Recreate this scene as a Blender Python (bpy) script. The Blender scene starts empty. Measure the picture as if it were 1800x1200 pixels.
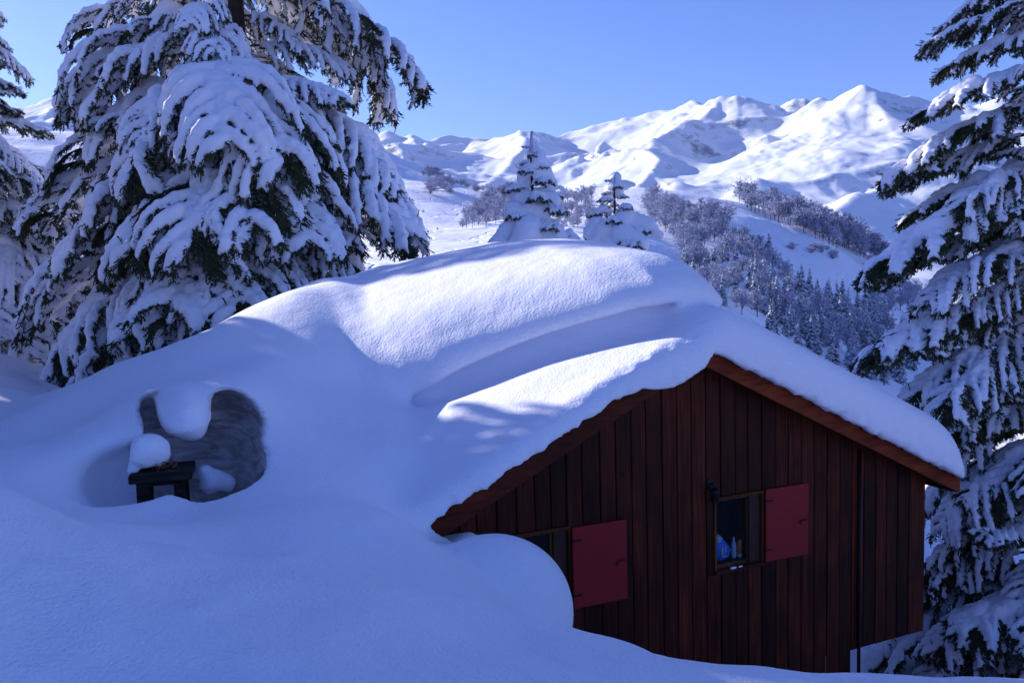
import bpy, bmesh, math, random, time
import numpy as np
from math import sin, cos, radians, pi, atan2, sqrt, exp
T0 = time.time()

# ------------------------------------------------------------------ camera, world, sun
FPX = 1500.0                                   # focal length in pixels of the 1800 px wide photograph
PITCH = radians(-5.0); ROLL = radians(1.6)
cf = np.array([0, cos(PITCH), sin(PITCH)]); cr0 = np.array([1.0, 0, 0]); cu0 = np.cross(cr0, cf)
cr = cos(ROLL) * cr0 - sin(ROLL) * cu0
cu = cos(ROLL) * cu0 + sin(ROLL) * cr0
sc = bpy.context.scene
cam = bpy.data.objects.new('camera', bpy.data.cameras.new('camera'))
sc.collection.objects.link(cam); sc.camera = cam
cam.data.sensor_width = 36.0; cam.data.lens = 36.0 * FPX / 1800.0
cam.data.clip_start = 0.05; cam.data.clip_end = 60000
from mathutils import Matrix, Vector
cam.matrix_world = Matrix(((cr[0], cu[0], -cf[0], 0), (cr[1], cu[1], -cf[1], 0), (cr[2], cu[2], -cf[2], 0), (0, 0, 0, 1)))

HAZE = 1.3e-5
SUN_AZ = radians(60); SUN_EL = radians(23.0)      # azimuth to the left of the view direction
sdir = np.array([-sin(SUN_AZ) * cos(SUN_EL), cos(SUN_AZ) * cos(SUN_EL), sin(SUN_EL)])
world = bpy.data.worlds.new('World'); sc.world = world; world.use_nodes = True
wn = world.node_tree; wn.nodes.clear()
wo = wn.nodes.new('ShaderNodeOutputWorld'); wb = wn.nodes.new('ShaderNodeBackground')
sky = wn.nodes.new('ShaderNodeTexSky'); sky.sky_type = 'NISHITA'; sky.sun_disc = False
sky.sun_elevation = SUN_EL; sky.sun_rotation = -SUN_AZ
sky.altitude = 300; sky.air_density = 1.0; sky.dust_density = 0.4; sky.ozone_density = 7.0
wb.inputs['Strength'].default_value = 0.112
tint = wn.nodes.new('ShaderNodeVectorMath'); tint.operation = 'MULTIPLY'; tint.inputs[1].default_value = (1.00, 0.88, 1.22)   # cool white balance of the photograph
wn.links.new(sky.outputs[0], tint.inputs[0]); wn.links.new(tint.outputs[0], wb.inputs['Color']); wn.links.new(wb.outputs[0], wo.inputs['Surface'])
sl = bpy.data.lights.new('sun', 'SUN'); sl.energy = 4.3; sl.angle = radians(0.5); sl.color = (1.0, 0.97, 0.95)
sun = bpy.data.objects.new('sun', sl); sc.collection.objects.link(sun)
sun.rotation_euler = Vector(sdir).to_track_quat('Z', 'Y').to_euler()
sc.view_settings.view_transform = 'Standard'; sc.view_settings.look = 'None'
sc.view_settings.exposure = 0.66; sc.view_settings.gamma = 1.0
sc.cycles.max_bounces = 8; sc.cycles.diffuse_bounces = 6; sc.cycles.transparent_max_bounces = 6

# ------------------------------------------------------------------ helpers
def ray(px, py):
    return cf + (px - 900) / FPX * cr - (py - 600) / FPX * cu
def P(px, py, d):
    return ray(px, py) * d
# frame of the cabin: u along the gable wall, v into the cabin, z up
A0 = P(1001, 925, 9.7)
WA = radians(66); wu = np.array([sin(WA), cos(WA), 0]); wv = np.array([-wu[1], wu[0], 0])
def L(u, v, z):
    return A0 + u * wu + v * wv + np.array([0, 0, z])
def loc(p):
    q = np.asarray(p) - A0
    return np.array([q @ wu, q @ wv, q[2]])
def LP(px, py, d):
    return loc(P(px, py, d))
MLOC = Matrix(((wu[0], wv[0], 0, A0[0]), (wu[1], wv[1], 0, A0[1]), (0, 0, 1, A0[2]), (0, 0, 0, 1)))

def link(o, parent=None):
    sc.collection.objects.link(o)
    if parent is not None: o.parent = parent
    return o
def tag(o, label=None, cat=None, group=None, kind=None):
    if label: o['label'] = label
    if cat: o['category'] = cat
    if group: o['group'] = group
    if kind: o['kind'] = kind
    return o
def empty(name, loc_, rz=0, parent=None):
    o = bpy.data.objects.new(name, None); o.empty_display_size = 0.3
    o.location = loc_; o.rotation_euler = (0, 0, rz)
    return link(o, parent)
def mesh_from(name, verts, faces, mats, smooth=True, fmat=None):
    me = bpy.data.meshes.new(name)
    verts = np.asarray(verts, np.float32)
    faces = np.asarray(faces)
    n, k = faces.shape
    me.vertices.add(len(verts)); me.vertices.foreach_set('co', verts.ravel())
    me.loops.add(n * k); me.loops.foreach_set('vertex_index', faces.ravel().astype(np.int32))
    me.polygons.add(n); me.polygons.foreach_set('loop_start', np.arange(0, n * k, k, dtype=np.int32))
    me.polygons.foreach_set('loop_total', np.full(n, k, np.int32))
    me.polygons.foreach_set('use_smooth', np.full(n, smooth, bool))
    for m in (mats if isinstance(mats, (list, tuple)) else [mats]): me.materials.append(m)
    if fmat is not None: me.polygons.foreach_set('material_index', np.asarray(fmat, np.int32))
    me.update(); me.validate()
    return me
def mobj(name, me, parent=None):
    return link(bpy.data.objects.new(name, me), parent)

# lattice noise in numpy -------------------------------------------------
_rs = np.random.RandomState(7)
_PERM = _rs.permutation(4096); _VAL = _rs.rand(4096) * 2 - 1
def _h(ix, iy, iz, s):
    return _VAL[(_PERM[(_PERM[(_PERM[(ix + s * 131) & 4095] + iy) & 4095] + iz) & 4095])]
def noise3(x, y, z, s=0):
    ix, iy, iz = np.floor(x).astype(np.int64), np.floor(y).astype(np.int64), np.floor(z).astype(np.int64)
    fx, fy, fz = x - ix, y - iy, z - iz
    fx = fx * fx * fx * (fx * (fx * 6 - 15) + 10); fy = fy * fy * fy * (fy * (fy * 6 - 15) + 10); fz = fz * fz * fz * (fz * (fz * 6 - 15) + 10)
    r = 0
    for a in (0, 1):
        for b in (0, 1):
            for c in (0, 1):
                wgt = (fx if a else 1 - fx) * (fy if b else 1 - fy) * (fz if c else 1 - fz)
                r = r + wgt * _h(ix + a, iy + b, iz + c, s)
    return r
def noise2(x, y, s=0):
    ix, iy = np.floor(x).astype(np.int64), np.floor(y).astype(np.int64)
    fx, fy = x - ix, y - iy
    fx = fx * fx * fx * (fx * (fx * 6 - 15) + 10); fy = fy * fy * fy * (fy * (fy * 6 - 15) + 10)
    z0 = np.zeros_like(ix)
    return ((1 - fx) * (1 - fy) * _h(ix, iy, z0, s) + fx * (1 - fy) * _h(ix + 1, iy, z0, s)
            + (1 - fx) * fy * _h(ix, iy + 1, z0, s) + fx * fy * _h(ix + 1, iy + 1, z0, s))
def fbm2(x, y, octs=5, s=0, gain=0.5):
    r = 0; a = 1.0
    for k in range(octs):
        r = r + a * noise2(x * 2 ** k + 17.3 * k, y * 2 ** k - 9.1 * k, s + k); a *= gain
    return r
def ridged2(x, y, octs=5, s=0, gain=0.5):
    r = 0; a = 1.0; w = 1.0
    for k in range(octs):
        n = 1 - np.abs(noise2(x * 2 ** k + 5.7 * k, y * 2 ** k + 3.3 * k, s + k)) * 1.6
        n = n * w; w = np.clip(n, 0, 1); r = r + a * n; a *= gain
    return r
def sstep(a, b, x):
    t = np.clip((x - a) / (b - a), 0, 1); return t * t * (3 - 2 * t)
def tps(pts, smooth=0.0):
    """thin plate spline through (x, y, z) points, returns f(X, Y)"""
    pts = np.asarray(pts, float); n = len(pts)
    d2 = ((pts[:, None, :2] - pts[None, :, :2]) ** 2).sum(-1)
    K = 0.5 * d2 * np.log(d2 + 1e-9) + smooth * np.eye(n)
    M = np.zeros((n + 3, n + 3)); M[:n, :n] = K; M[:n, n] = 1; M[:n, n + 1:] = pts[:, :2]; M[n:, :n] = M[:n, n:].T
    c = np.linalg.solve(M, np.r_[pts[:, 2], 0, 0, 0])
    def f(X, Y):
        r = c[n] + c[n + 1] * X + c[n + 2] * Y
        for i in range(n):
            q = (X - pts[i, 0]) ** 2 + (Y - pts[i, 1]) ** 2
            r = r + c[i] * 0.5 * q * np.log(q + 1e-9)
        return r
    return f
def smin(a, b, k):
    h = np.clip(0.5 + 0.5 * (b - a) / k, 0, 1)
    return b * (1 - h) + a * h - k * h * (1 - h)
def smax(a, b, k):
    return -smin(-a, -b, k)
def surface_nets(F, org, h):
    """mesh of F = 0 (inside < 0) as quads"""
    nx, ny, nz = F.shape
    S = F < 0
    c = S[:-1, :-1, :-1].astype(np.uint8)
    tot = np.zeros_like(c)
    for a in (0, 1):
        for b in (0, 1):
            for d in (0, 1):
                tot += S[a:nx - 1 + a, b:ny - 1 + b, d:nz - 1 + d]
    act = np.argwhere((tot > 0) & (tot < 8))
    idx = np.full((nx - 1, ny - 1, nz - 1), -1, np.int32); idx[tuple(act.T)] = np.arange(len(act))
    ax, ay, az = act.T
    acc = np.zeros((len(act), 3)); cnt = np.zeros(len(act))
    cor = [(a, b, d) for a in (0, 1) for b in (0, 1) for d in (0, 1)]
    for p in cor:
        for k in range(3):
            if p[k]: continue
            q = list(p); q[k] = 1
            f0 = F[ax + p[0], ay + p[1], az + p[2]]; f1 = F[ax + q[0], ay + q[1], az + q[2]]
            m = (f0 < 0) != (f1 < 0)
            t = np.where(m, f0 / np.where(m, f0 - f1, 1), 0)
            pos = np.tile(np.array(p, float), (len(act), 1)); pos[:, k] = t
            acc += pos * m[:, None]; cnt += m
    V = (act + acc / cnt[:, None]) * h + np.array(org)
    Q = []
    for k in range(3):
        sl0 = [slice(1, n - 1) for n in (nx, ny, nz)]; sl0[k] = slice(0, (nx, ny, nz)[k] - 1)
        sl1 = list(sl0); sl1[k] = slice(1, (nx, ny, nz)[k])
        a = S[tuple(sl0)]; b = S[tuple(sl1)]
        e = np.argwhere(a != b)
        if len(e) == 0: continue
        off = np.ones(3, int); off[k] = 0; g = e + off
        ins = a[tuple(e.T)]
        i, j = [(1, 2), (2, 0), (0, 1)][k]
        def cell(di, dj):
            q = g.copy(); q[:, i] -= di; q[:, j] -= dj
            return idx[tuple(q.T)]
        quad = np.stack([cell(0, 0), cell(1, 0), cell(1, 1), cell(0, 1)], 1)
        quad[~ins] = quad[~ins][:, ::-1]
        Q.append(quad)
    Q = np.concatenate(Q)
    return V, Q[(Q >= 0).all(1)]

# ------------------------------------------------------------------ materials
def new_mat(name):
    m = bpy.data.materials.new(name); m.use_nodes = True
    nt = m.node_tree; b = nt.nodes['Principled BSDF']
    return m, nt, b
def N(nt, typ, **kw):
    n = nt.nodes.new(typ)
    for k, v in kw.items():
        if k.startswith('i_'): n.inputs[k[2:].replace('_', ' ')].default_value = v
        else: setattr(n, k, v)
    return n
def snow_mat(name, col=(0.90, 0.885, 0.95), grain=40.0, bump=0.5, dist=0.01, lump=3.0, lumpd=0.02, spark=0.0, coords='Object'):
    m, nt, b = new_mat(name)
    lk = nt.links.new
    tc = N(nt, 'ShaderNodeTexCoord')
    n1 = N(nt, 'ShaderNodeTexNoise'); n1.inputs['Scale'].default_value = grain; n1.inputs['Detail'].default_value = 2.5; n1.inputs['Roughness'].default_value = 0.55
    n2 = N(nt, 'ShaderNodeTexNoise'); n2.inputs['Scale'].default_value = lump; n2.inputs['Detail'].default_value = 3
    for n in (n1, n2): lk(tc.outputs[coords], n.inputs['Vector'])
    b1 = N(nt, 'ShaderNodeBump'); b1.inputs['Strength'].default_value = bump; b1.inputs['Distance'].default_value = dist
    b2 = N(nt, 'ShaderNodeBump'); b2.inputs['Strength'].default_value = 1.0; b2.inputs['Distance'].default_value = lumpd
    lk(n1.outputs['Fac'], b1.inputs['Height']); lk(n2.outputs['Fac'], b2.inputs['Height'])
    lk(b2.outputs[0], b1.inputs['Normal']); lk(b1.outputs[0], b.inputs['Normal'])
    b.inputs['Base Color'].default_value = (*col, 1)
    b.inputs['Roughness'].default_value = 0.75
    b.inputs['Specular IOR Level'].default_value = 0.25
    if spark:
        v = N(nt, 'ShaderNodeTexVoronoi'); v.inputs['Scale'].default_value = 60; lk(tc.outputs[coords], v.inputs['Vector'])
        r = N(nt, 'ShaderNodeMapRange'); r.inputs[1].default_value = 0.93; r.inputs[2].default_value = 0.97; r.inputs[3].default_value = 0.75; r.inputs[4].default_value = 0.12
        sx = N(nt, 'ShaderNodeSeparateXYZ'); lk(v.outputs['Color'], sx.inputs[0]); lk(sx.outputs[0], r.inputs[0]); lk(r.outputs[0], b.inputs['Roughness'])
    return m
def snow_dirt_mat():
    m = snow_mat('snow_fresh', grain=34, bump=0.8, dist=0.011, lumpd=0.025)
    nt = m.node_tree; b = nt.nodes['Principled BSDF']; lk = nt.links.new
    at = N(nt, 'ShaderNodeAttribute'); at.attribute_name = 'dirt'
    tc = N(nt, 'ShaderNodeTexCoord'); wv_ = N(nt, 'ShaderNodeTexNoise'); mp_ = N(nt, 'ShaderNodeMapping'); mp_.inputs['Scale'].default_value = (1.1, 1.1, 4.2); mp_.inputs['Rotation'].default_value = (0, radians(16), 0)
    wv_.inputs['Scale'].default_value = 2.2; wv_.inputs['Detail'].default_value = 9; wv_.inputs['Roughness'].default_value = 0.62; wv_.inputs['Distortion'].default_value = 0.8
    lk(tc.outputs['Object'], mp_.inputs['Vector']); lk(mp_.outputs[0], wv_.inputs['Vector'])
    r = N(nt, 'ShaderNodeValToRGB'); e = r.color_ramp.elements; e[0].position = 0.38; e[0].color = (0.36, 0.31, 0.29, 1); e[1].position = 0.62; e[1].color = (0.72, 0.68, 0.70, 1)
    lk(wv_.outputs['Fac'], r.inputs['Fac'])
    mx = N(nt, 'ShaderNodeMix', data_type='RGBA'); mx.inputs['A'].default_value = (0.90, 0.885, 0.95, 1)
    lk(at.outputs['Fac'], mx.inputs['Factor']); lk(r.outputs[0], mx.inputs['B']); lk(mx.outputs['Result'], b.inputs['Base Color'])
    return m
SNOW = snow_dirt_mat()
MOUND = snow_mat('snow_mound', grain=52, bump=0.9, dist=0.014, lump=2.2, lumpd=0.06)
# ------------------------------------------------------------------ snow round the cabin
RA = 1.6; RZ = 2.11; RS = 0.485                # roof apex (u, z) and slope
def zr(u): return RZ - RS * np.abs(u - RA)
ground_pts = [
    # behind / left drift crest and its back side
    (-4.6, 5.0, 1.72), (-3.9, 4.6, 2.0), (-3.17, 4.16, 2.26), (-2.57, 3.91, 2.46), (-2.1, 3.9, 2.55),
    (-4.6, 7.2, 1.2), (-3.2, 6.6, 1.5), (-5.5, 9.0, 0.7), (-2, 10.5, 1.6), (1, 10.5, 0.6), (5, 10.5, -1.5), (8, 10.5, -3.5),
    (-6.1, 5.4, 1.22), (-5.49, 5.3, 1.38), (-7.5, 5.3, 0.8), (-9.5, 5.5, 0.6), (-9, 8.5, 0.4), (-10, 10.5, 0.2), (-7, 8.0, 0.7),
    # left slope
    (-5.8, 1.5, 1.25), (-5.35, 2.3, 1.15), (-5.9, -0.3, 1.32), (-7.5, 2.3, 1.1), (-8, -0.5, 1.6), (-9.5, 2, 1.2), (-10, -2, 1.7),
    # lip below the hollow, slope to the eaves
    (-5.11, -0.25, 1.0), (-4.5, -0.35, 0.87), (-4.02, -0.45, 0.80), (-3.6, -0.3, 0.93), (-3.15, 0.6, 1.20), (-4.2, 2.6, 1.66), (-4.9, 3.2, 1.42), (-3.6, 2.7, 1.75),
     (-2.63, -0.28, 0.9), (-2.23, -0.81, 0.7), (-3.3, -1.08, 0.92), (-2.63, -2.0, 0.62), (-2.0, 2.45, 1.72),
    (-4.35, 1.7, 1.60), (-3.8, 1.45, 1.68), (-3.3, 1.35, 1.66), (-2.95, 1.25, 1.42), (-3.8, 0.25, 0.95), (-4.3, -0.1, 0.85), (-3.95, -0.15, 0.83), (-3.1, 3.0, 1.95), tuple(LP(640, 474, 15.0)), tuple(LP(720, 457, 15.5)), tuple(LP(780, 448, 15.8)), tuple(LP(560, 508, 14.5)), tuple(LP(860, 445, 16.0)), (-4.6, -1.5, 1.15), (-4.0, -2.0, 0.9), (-5.6, -2.2, 1.4),
    (-2.1, -0.6, 0.55), (-1.6, -0.5, 0.12), (-1.6, -1.95, 0.1), (-2.0, 0.3, 0.92), (-2.0, 1.2, 1.15), (-1.3, 1.5, 1.1), (-1.5, 3.2, 2.0), (-1.5, 0.4, 0.85), (-2.5, 0.5, 1.08), (-2.6, 1.9, 1.58), (-2.2, 3.0, 2.05),
    # trough behind the near mound
    (-3.3, -2.8, 0.65), (-2.4, -3.2, 0.3), (-1.4, -3.4, -0.4), (-0.4, -2.6, -1.6), (0.8, -2.5, -2.1), (2, -3.4, -2.2), (2, -1, -2.5), (4.5, -1, -2.9), (6.5, -2, -3.2), (7.4, 2, -3.6), (7.4, -6, -3.2), (4.5, -6.5, -2.0), (1.0, 0.5, -2.5), (4, 4, -3),
]
Hg = tps(ground_pts, 0.02)
def ellip(U, V, Z, c, r, rot=0.0, tilt=0.0):
    du, dv, dz = U - c[0], V - c[1], Z - c[2]
    cr_, sr_ = cos(rot), sin(rot)
    a, b = cr_ * du + sr_ * dv, -sr_ * du + cr_ * dv
    if tilt:
        a, dz = cos(tilt) * a + sin(tilt) * dz, -sin(tilt) * a + cos(tilt) * dz
    k = np.sqrt((a / r[0]) ** 2 + (b / r[1]) ** 2 + (dz / r[2]) ** 2)
    k1 = np.sqrt((a / r[0] ** 2) ** 2 + (b / r[1] ** 2) ** 2 + (dz / r[2] ** 2) ** 2) + 1e-9
    return k * (k - 1) / k1
def build_house_snow(h=0.047):
    us = np.arange(-10, 7.6, h, dtype=np.float32); vs = np.arange(-4.2, 9.8, h, dtype=np.float32); zs = np.arange(-3.0, 3.9, h, dtype=np.float32)
    U2, V2 = np.meshgrid(us, vs, indexing='ij')
    G = Hg(U2, V2).astype(np.float32)
    G += (0.05 * fbm2(U2 * 0.8, V2 * 0.8, 2, 3)).astype(np.float32)
    G -= (0.34 * np.exp(-((U2 + 4.78) / 0.34) ** 2 - ((V2 - 0.62) / 0.42) ** 2)).astype(np.float32)
    U, V, Z = U2[:, :, None], V2[:, :, None], zs[None, None, :]
    gsl = 0.88
    S = (Z - G[:, :, None]) * gsl
    # ---- slab of snow lying on the roof
    tl = 0.34 + 0.05 * np.sin(V2 * 1.3 + U2)
    tr = 0.68
    side = sstep(-0.3, 0.5, U2 - RA)
    tl = tl * (0.42 + 0.58 * sstep(-0.6, 1.2, V2))
    th = tl * (1 - side) + tr * side * (0.72 + 0.28 * sstep(-0.6, 0.9, V2))
    top = RZ - RS * (np.sqrt((U2 - RA) ** 2 + 0.25) - 0.15) + th
    top = top - 0.5 * sstep(5.3, 6.5, U2) ** 2
    slab = (Z - top[:, :, None]) * 0.86
    front = (-0.41 - 0.06 * sstep(0.3, 1.2, U2)[:, :, None] - V) + 0 * Z
    right = (U - 6.15) + 0 * Z
    slab = smax(slab, front, 0.22 + 0.25 * sstep(0.5, 2.5, U2)[:, :, None]); slab = smax(slab, right + 0 * slab, 0.5)
    slab = smax(slab, (U * 0 - 2.6 - U) + 0 * slab, 0.3)
    slab = smax(slab, V - 8.2 + 0 * slab, 0.4)
    bottom = (zr(U2)[:, :, None] - 0.05 - (0.02 + 0.07 * sstep(0.3, 1.2, U2) + 0.22 * sstep(0.5, 1.3, U2) * sstep(1.75, 1.55, U2))[:, :, None] * sstep(-0.25, -0.33, V2)[:, :, None]) - Z
    slab = smax(slab, bottom, 0.04)
    S = smin(S, slab, 0.16)
    # ---- the big rolled loaf on the back of the left slope
    gc = np.array([(2.6, 0.9), (2.0, 0.55), (1.39, 0.50), (0.84, 0.78), (0.27, 1.2), (-0.34, 1.62), (-0.94, 1.95), (-1.3, 2.3), (-1.8, 2.9)])   # groove line (u, v)
    gv = np.interp(U2, gc[::-1, 0], gc[::-1, 1])
    crest = np.interp(U2, [-5, -3.2, -2.2, -1.0, 0, 1.0, 1.8, 2.3, 2.8, 3.4], [1.6, 2.15, 2.5, 2.85, 3.14, 3.36, 3.38, 3.28, 3.0, 2.4])
    endu = smax(U2 - 2.85 - 0.45 * np.clip(V2 - 2, 0, 3), -2.9 - U2, 0.3)
    # half-round profile: a is the reach towards the gable, b the half height
    dv = (V2 - gv)[:, :, None]
    zg = np.interp(U2, [-2.5, -0.94, -0.34, 0.27, 0.84, 1.39, 2.0, 3.0], [1.1, 1.25, 1.52, 1.80, 2.05, 2.24, 2.3, 2.2])
    full = np.maximum(crest - zg, 0.5)[:, :, None]
    rise = 0.36 * full
    T = crest[:, :, None] - rise * (1 - np.clip((dv + 0.1) / 3.4, 0, 1)) ** 1.6 - 0.09 * np.maximum(dv - 3.6, 0) ** 2
    bh = (full - rise) * 0.62
    zc = T - bh
    ah = 0.95
    pv = np.minimum(dv - ah + 0.34, 0)
    k0 = np.sqrt((pv / ah) ** 2 + ((Z - zc) / bh) ** 2)
    k1 = np.sqrt((pv / ah ** 2) ** 2 + ((Z - zc) / bh ** 2) ** 2) + 1e-6
    loaf = k0 * (k0 - 1) / k1
    loaf = smax(loaf, endu[:, :, None] + 0.30 * (Z - 2.4) ** 2, 0.55)
    loaf = smax(loaf, (V2 - 7.6)[:, :, None] + 0 * loaf, 1.0)
    low = (zr(U2) + 0.1)[:, :, None] - Z
    loaf = smax(loaf, low, 0.1)
    # undercut along the foot of the roll
    taper = sstep(-1.9, -0.6, U2) * sstep(2.3, 1.2, U2)
    cut = np.sqrt(((V2 - gv + 0.10) * 0.60)[:, :, None] ** 2 + (Z - (top + 0.08)[:, :, None]) ** 2) - (0.19 * taper)[:, :, None] + 0.12 * (1 - taper)[:, :, None]
    S = smin(S, loaf, 0.07 + 0.5 * sstep(-0.9, -1.6, U2)[:, :, None] )
    S = smax(S, -cut, 0.16)
    # ---- bulge in front of the wall
    S = smin(S, ellip(U, V, Z, (-1.40, -0.98, -0.42), (0.84, 0.68, 0.80)), 0.26)
    S = smin(S, ellip(U, V, Z, (-0.75, -1.5, -1.2), (0.75, 0.7, 0.45)), 0.2)
    # ---- the hollow with the bench
    def hollow(U, V, Z):
        h_ = ellip(U, V, Z, (-3.78, 1.12, 0.96), (0.60, 1.25, 0.52), 0.1)
        h_ = smin(h_, ellip(U, V, Z, (-3.50, 1.35, 1.32), (0.32, 0.8, 0.36), 0.1), 0.06)
        h_ = smin(h_, ellip(U, V, Z, (-4.24, 1.5, 1.30), (0.15, 0.62, 0.42), 0.1), 0.08)
        return h_
    def lobe(U, V, Z):
        l_ = ellip(U, V, Z, (-3.98, 1.36, 1.50), (0.22, 0.55, 0.23), 0.1)
        return smin(l_, ellip(U, V, Z, (-3.89, 1.25, 1.34), (0.15, 0.38, 0.13), 0.1), 0.1)
    S = smax(S, -hollow(U, V, Z), 0.05)
    bowl = ellip(U, V, Z, (-4.50, 0.86, 0.92), (0.44, 0.60, 0.34), 0.15)
    S = smax(S, -bowl, 0.26)
    S = smin(S, lobe(U, V, Z), 0.20)
    # ---- keep the inside of the cabin empty
    box = np.maximum(np.maximum(-1.8 - U, U - 5.6), np.maximum(0.06 - V, V - 6.6)) + 0 * Z
    box = np.maximum(box, (Z - (zr(U2)[:, :, None] - 0.05)))
    S = np.maximum(S, -box)
    eave = np.maximum(np.maximum(-1.74 - U, -0.27 - V), np.maximum(V - 0.1, 0.14 - Z)); eave = np.maximum(eave, Z - (zr(U2)[:, :, None] - 0.07)); eave = np.maximum(eave, U - 5.0)
    S = smax(S, -eave, 0.03)
    Vt, Q = surface_nets(S, (us[0], vs[0], zs[0]), h)
    # crumbly edge along the verge
    n = noise3(Vt[:, 0] * 5, Vt[:, 1] * 5, Vt[:, 2] * 5, 1) * 0.25 + noise3(Vt[:, 0] * 13, Vt[:, 1] * 13, Vt[:, 2] * 13, 2) * 0.7 + noise3(Vt[:, 0] * 25, Vt[:, 1] * 25, Vt[:, 2] * 25, 4) * 0.25
    edge = sstep(-0.20, -0.30, Vt[:, 1]) * sstep(0.50, 0.0, Vt[:, 2] - zr(Vt[:, 0])) * sstep(-0.22, -0.16, Vt[:, 2] - zr(Vt[:, 0])) * sstep(-1.9, -1.6, Vt[:, 0])
    Vt[:, 2] += 0.038 * n * edge; Vt[:, 1] += 0.02 * n * edge
    x, y, z = Vt.T
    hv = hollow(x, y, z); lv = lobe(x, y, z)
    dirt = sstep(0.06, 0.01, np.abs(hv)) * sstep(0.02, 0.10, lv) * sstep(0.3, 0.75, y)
    return Vt, Q, dirt
Vt, Q, dirt = build_house_snow()
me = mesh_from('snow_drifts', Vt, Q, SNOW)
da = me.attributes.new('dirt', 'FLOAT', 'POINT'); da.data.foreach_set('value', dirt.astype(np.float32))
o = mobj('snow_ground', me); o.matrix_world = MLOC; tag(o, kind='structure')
print('house snow', len(Vt), time.time() - T0)

# near mound in front of the camera: height field in the same frame
mp = [LP(*q) for q in [(0, 880, 4.5), (230, 955, 4.9), (400, 972, 5.0), (550, 985, 5.2), (800, 1045, 5.3), (1040, 1110, 5.3), (1250, 1165, 5.2), (1500, 1190, 5.2), (1750, 1225, 5.2),
      (0, 1200, 3.2), (500, 1200, 3.4), (900, 1200, 3.6), (1300, 1230, 4.0), (500, 1080, 4.1), (200, 1050, 3.9), (900, 1130, 4.3)]]
mp = [tuple(q) for q in mp] + [(-7.5, -3.6, 2.2), (-8.5, -6, 2.2), (-6.5, -8, 1.4), (-4.4, -8.4, 1.35), (-1, -8.5, 0.9), (3, -8.5, 0.3), (6, -7, -0.3), (3, -5.6, 0.1),
      (-6.0, -1.9, 0.9), (-4.6, -1.8, 0.6), (-3.2, -2.2, 0.3), (-2.2, -2.7, -0.1), (-1.2, -3.1, -0.6), (0, -3.6, -0.9), (1.8, -4.0, -1.3), (4, -4.5, -1.6), (7, -4.2, -2.6), (-8.5, -1.7, 0.7), (-10, -1.7, 0.7), (-7, -1.8, 0.7), (-4.4, -11, 1.4), (4, -11, 0.4), (-10, -9, 2.2)]
Hm = tps(mp, 0.01)
us = np.linspace(-10, 8, 300); vs = np.linspace(-11, -1.6, 220)
UU, VV = np.meshgrid(us, vs, indexing='ij')
ZZ = Hm(UU, VV) + 0.06 * fbm2(UU * 0.8, VV * 0.9, 4, 9)
idx = np.arange(UU.size).reshape(UU.shape)
fc = np.stack([idx[:-1, :-1], idx[1:, :-1], idx[1:, 1:], idx[:-1, 1:]], -1).reshape(-1, 4)
me = mesh_from('snow_mound', np.stack([UU, VV, ZZ], -1).reshape(-1, 3), fc, MOUND)
o = mobj('snow_mound', me); o.matrix_world = MLOC; tag(o, kind='structure')
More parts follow.
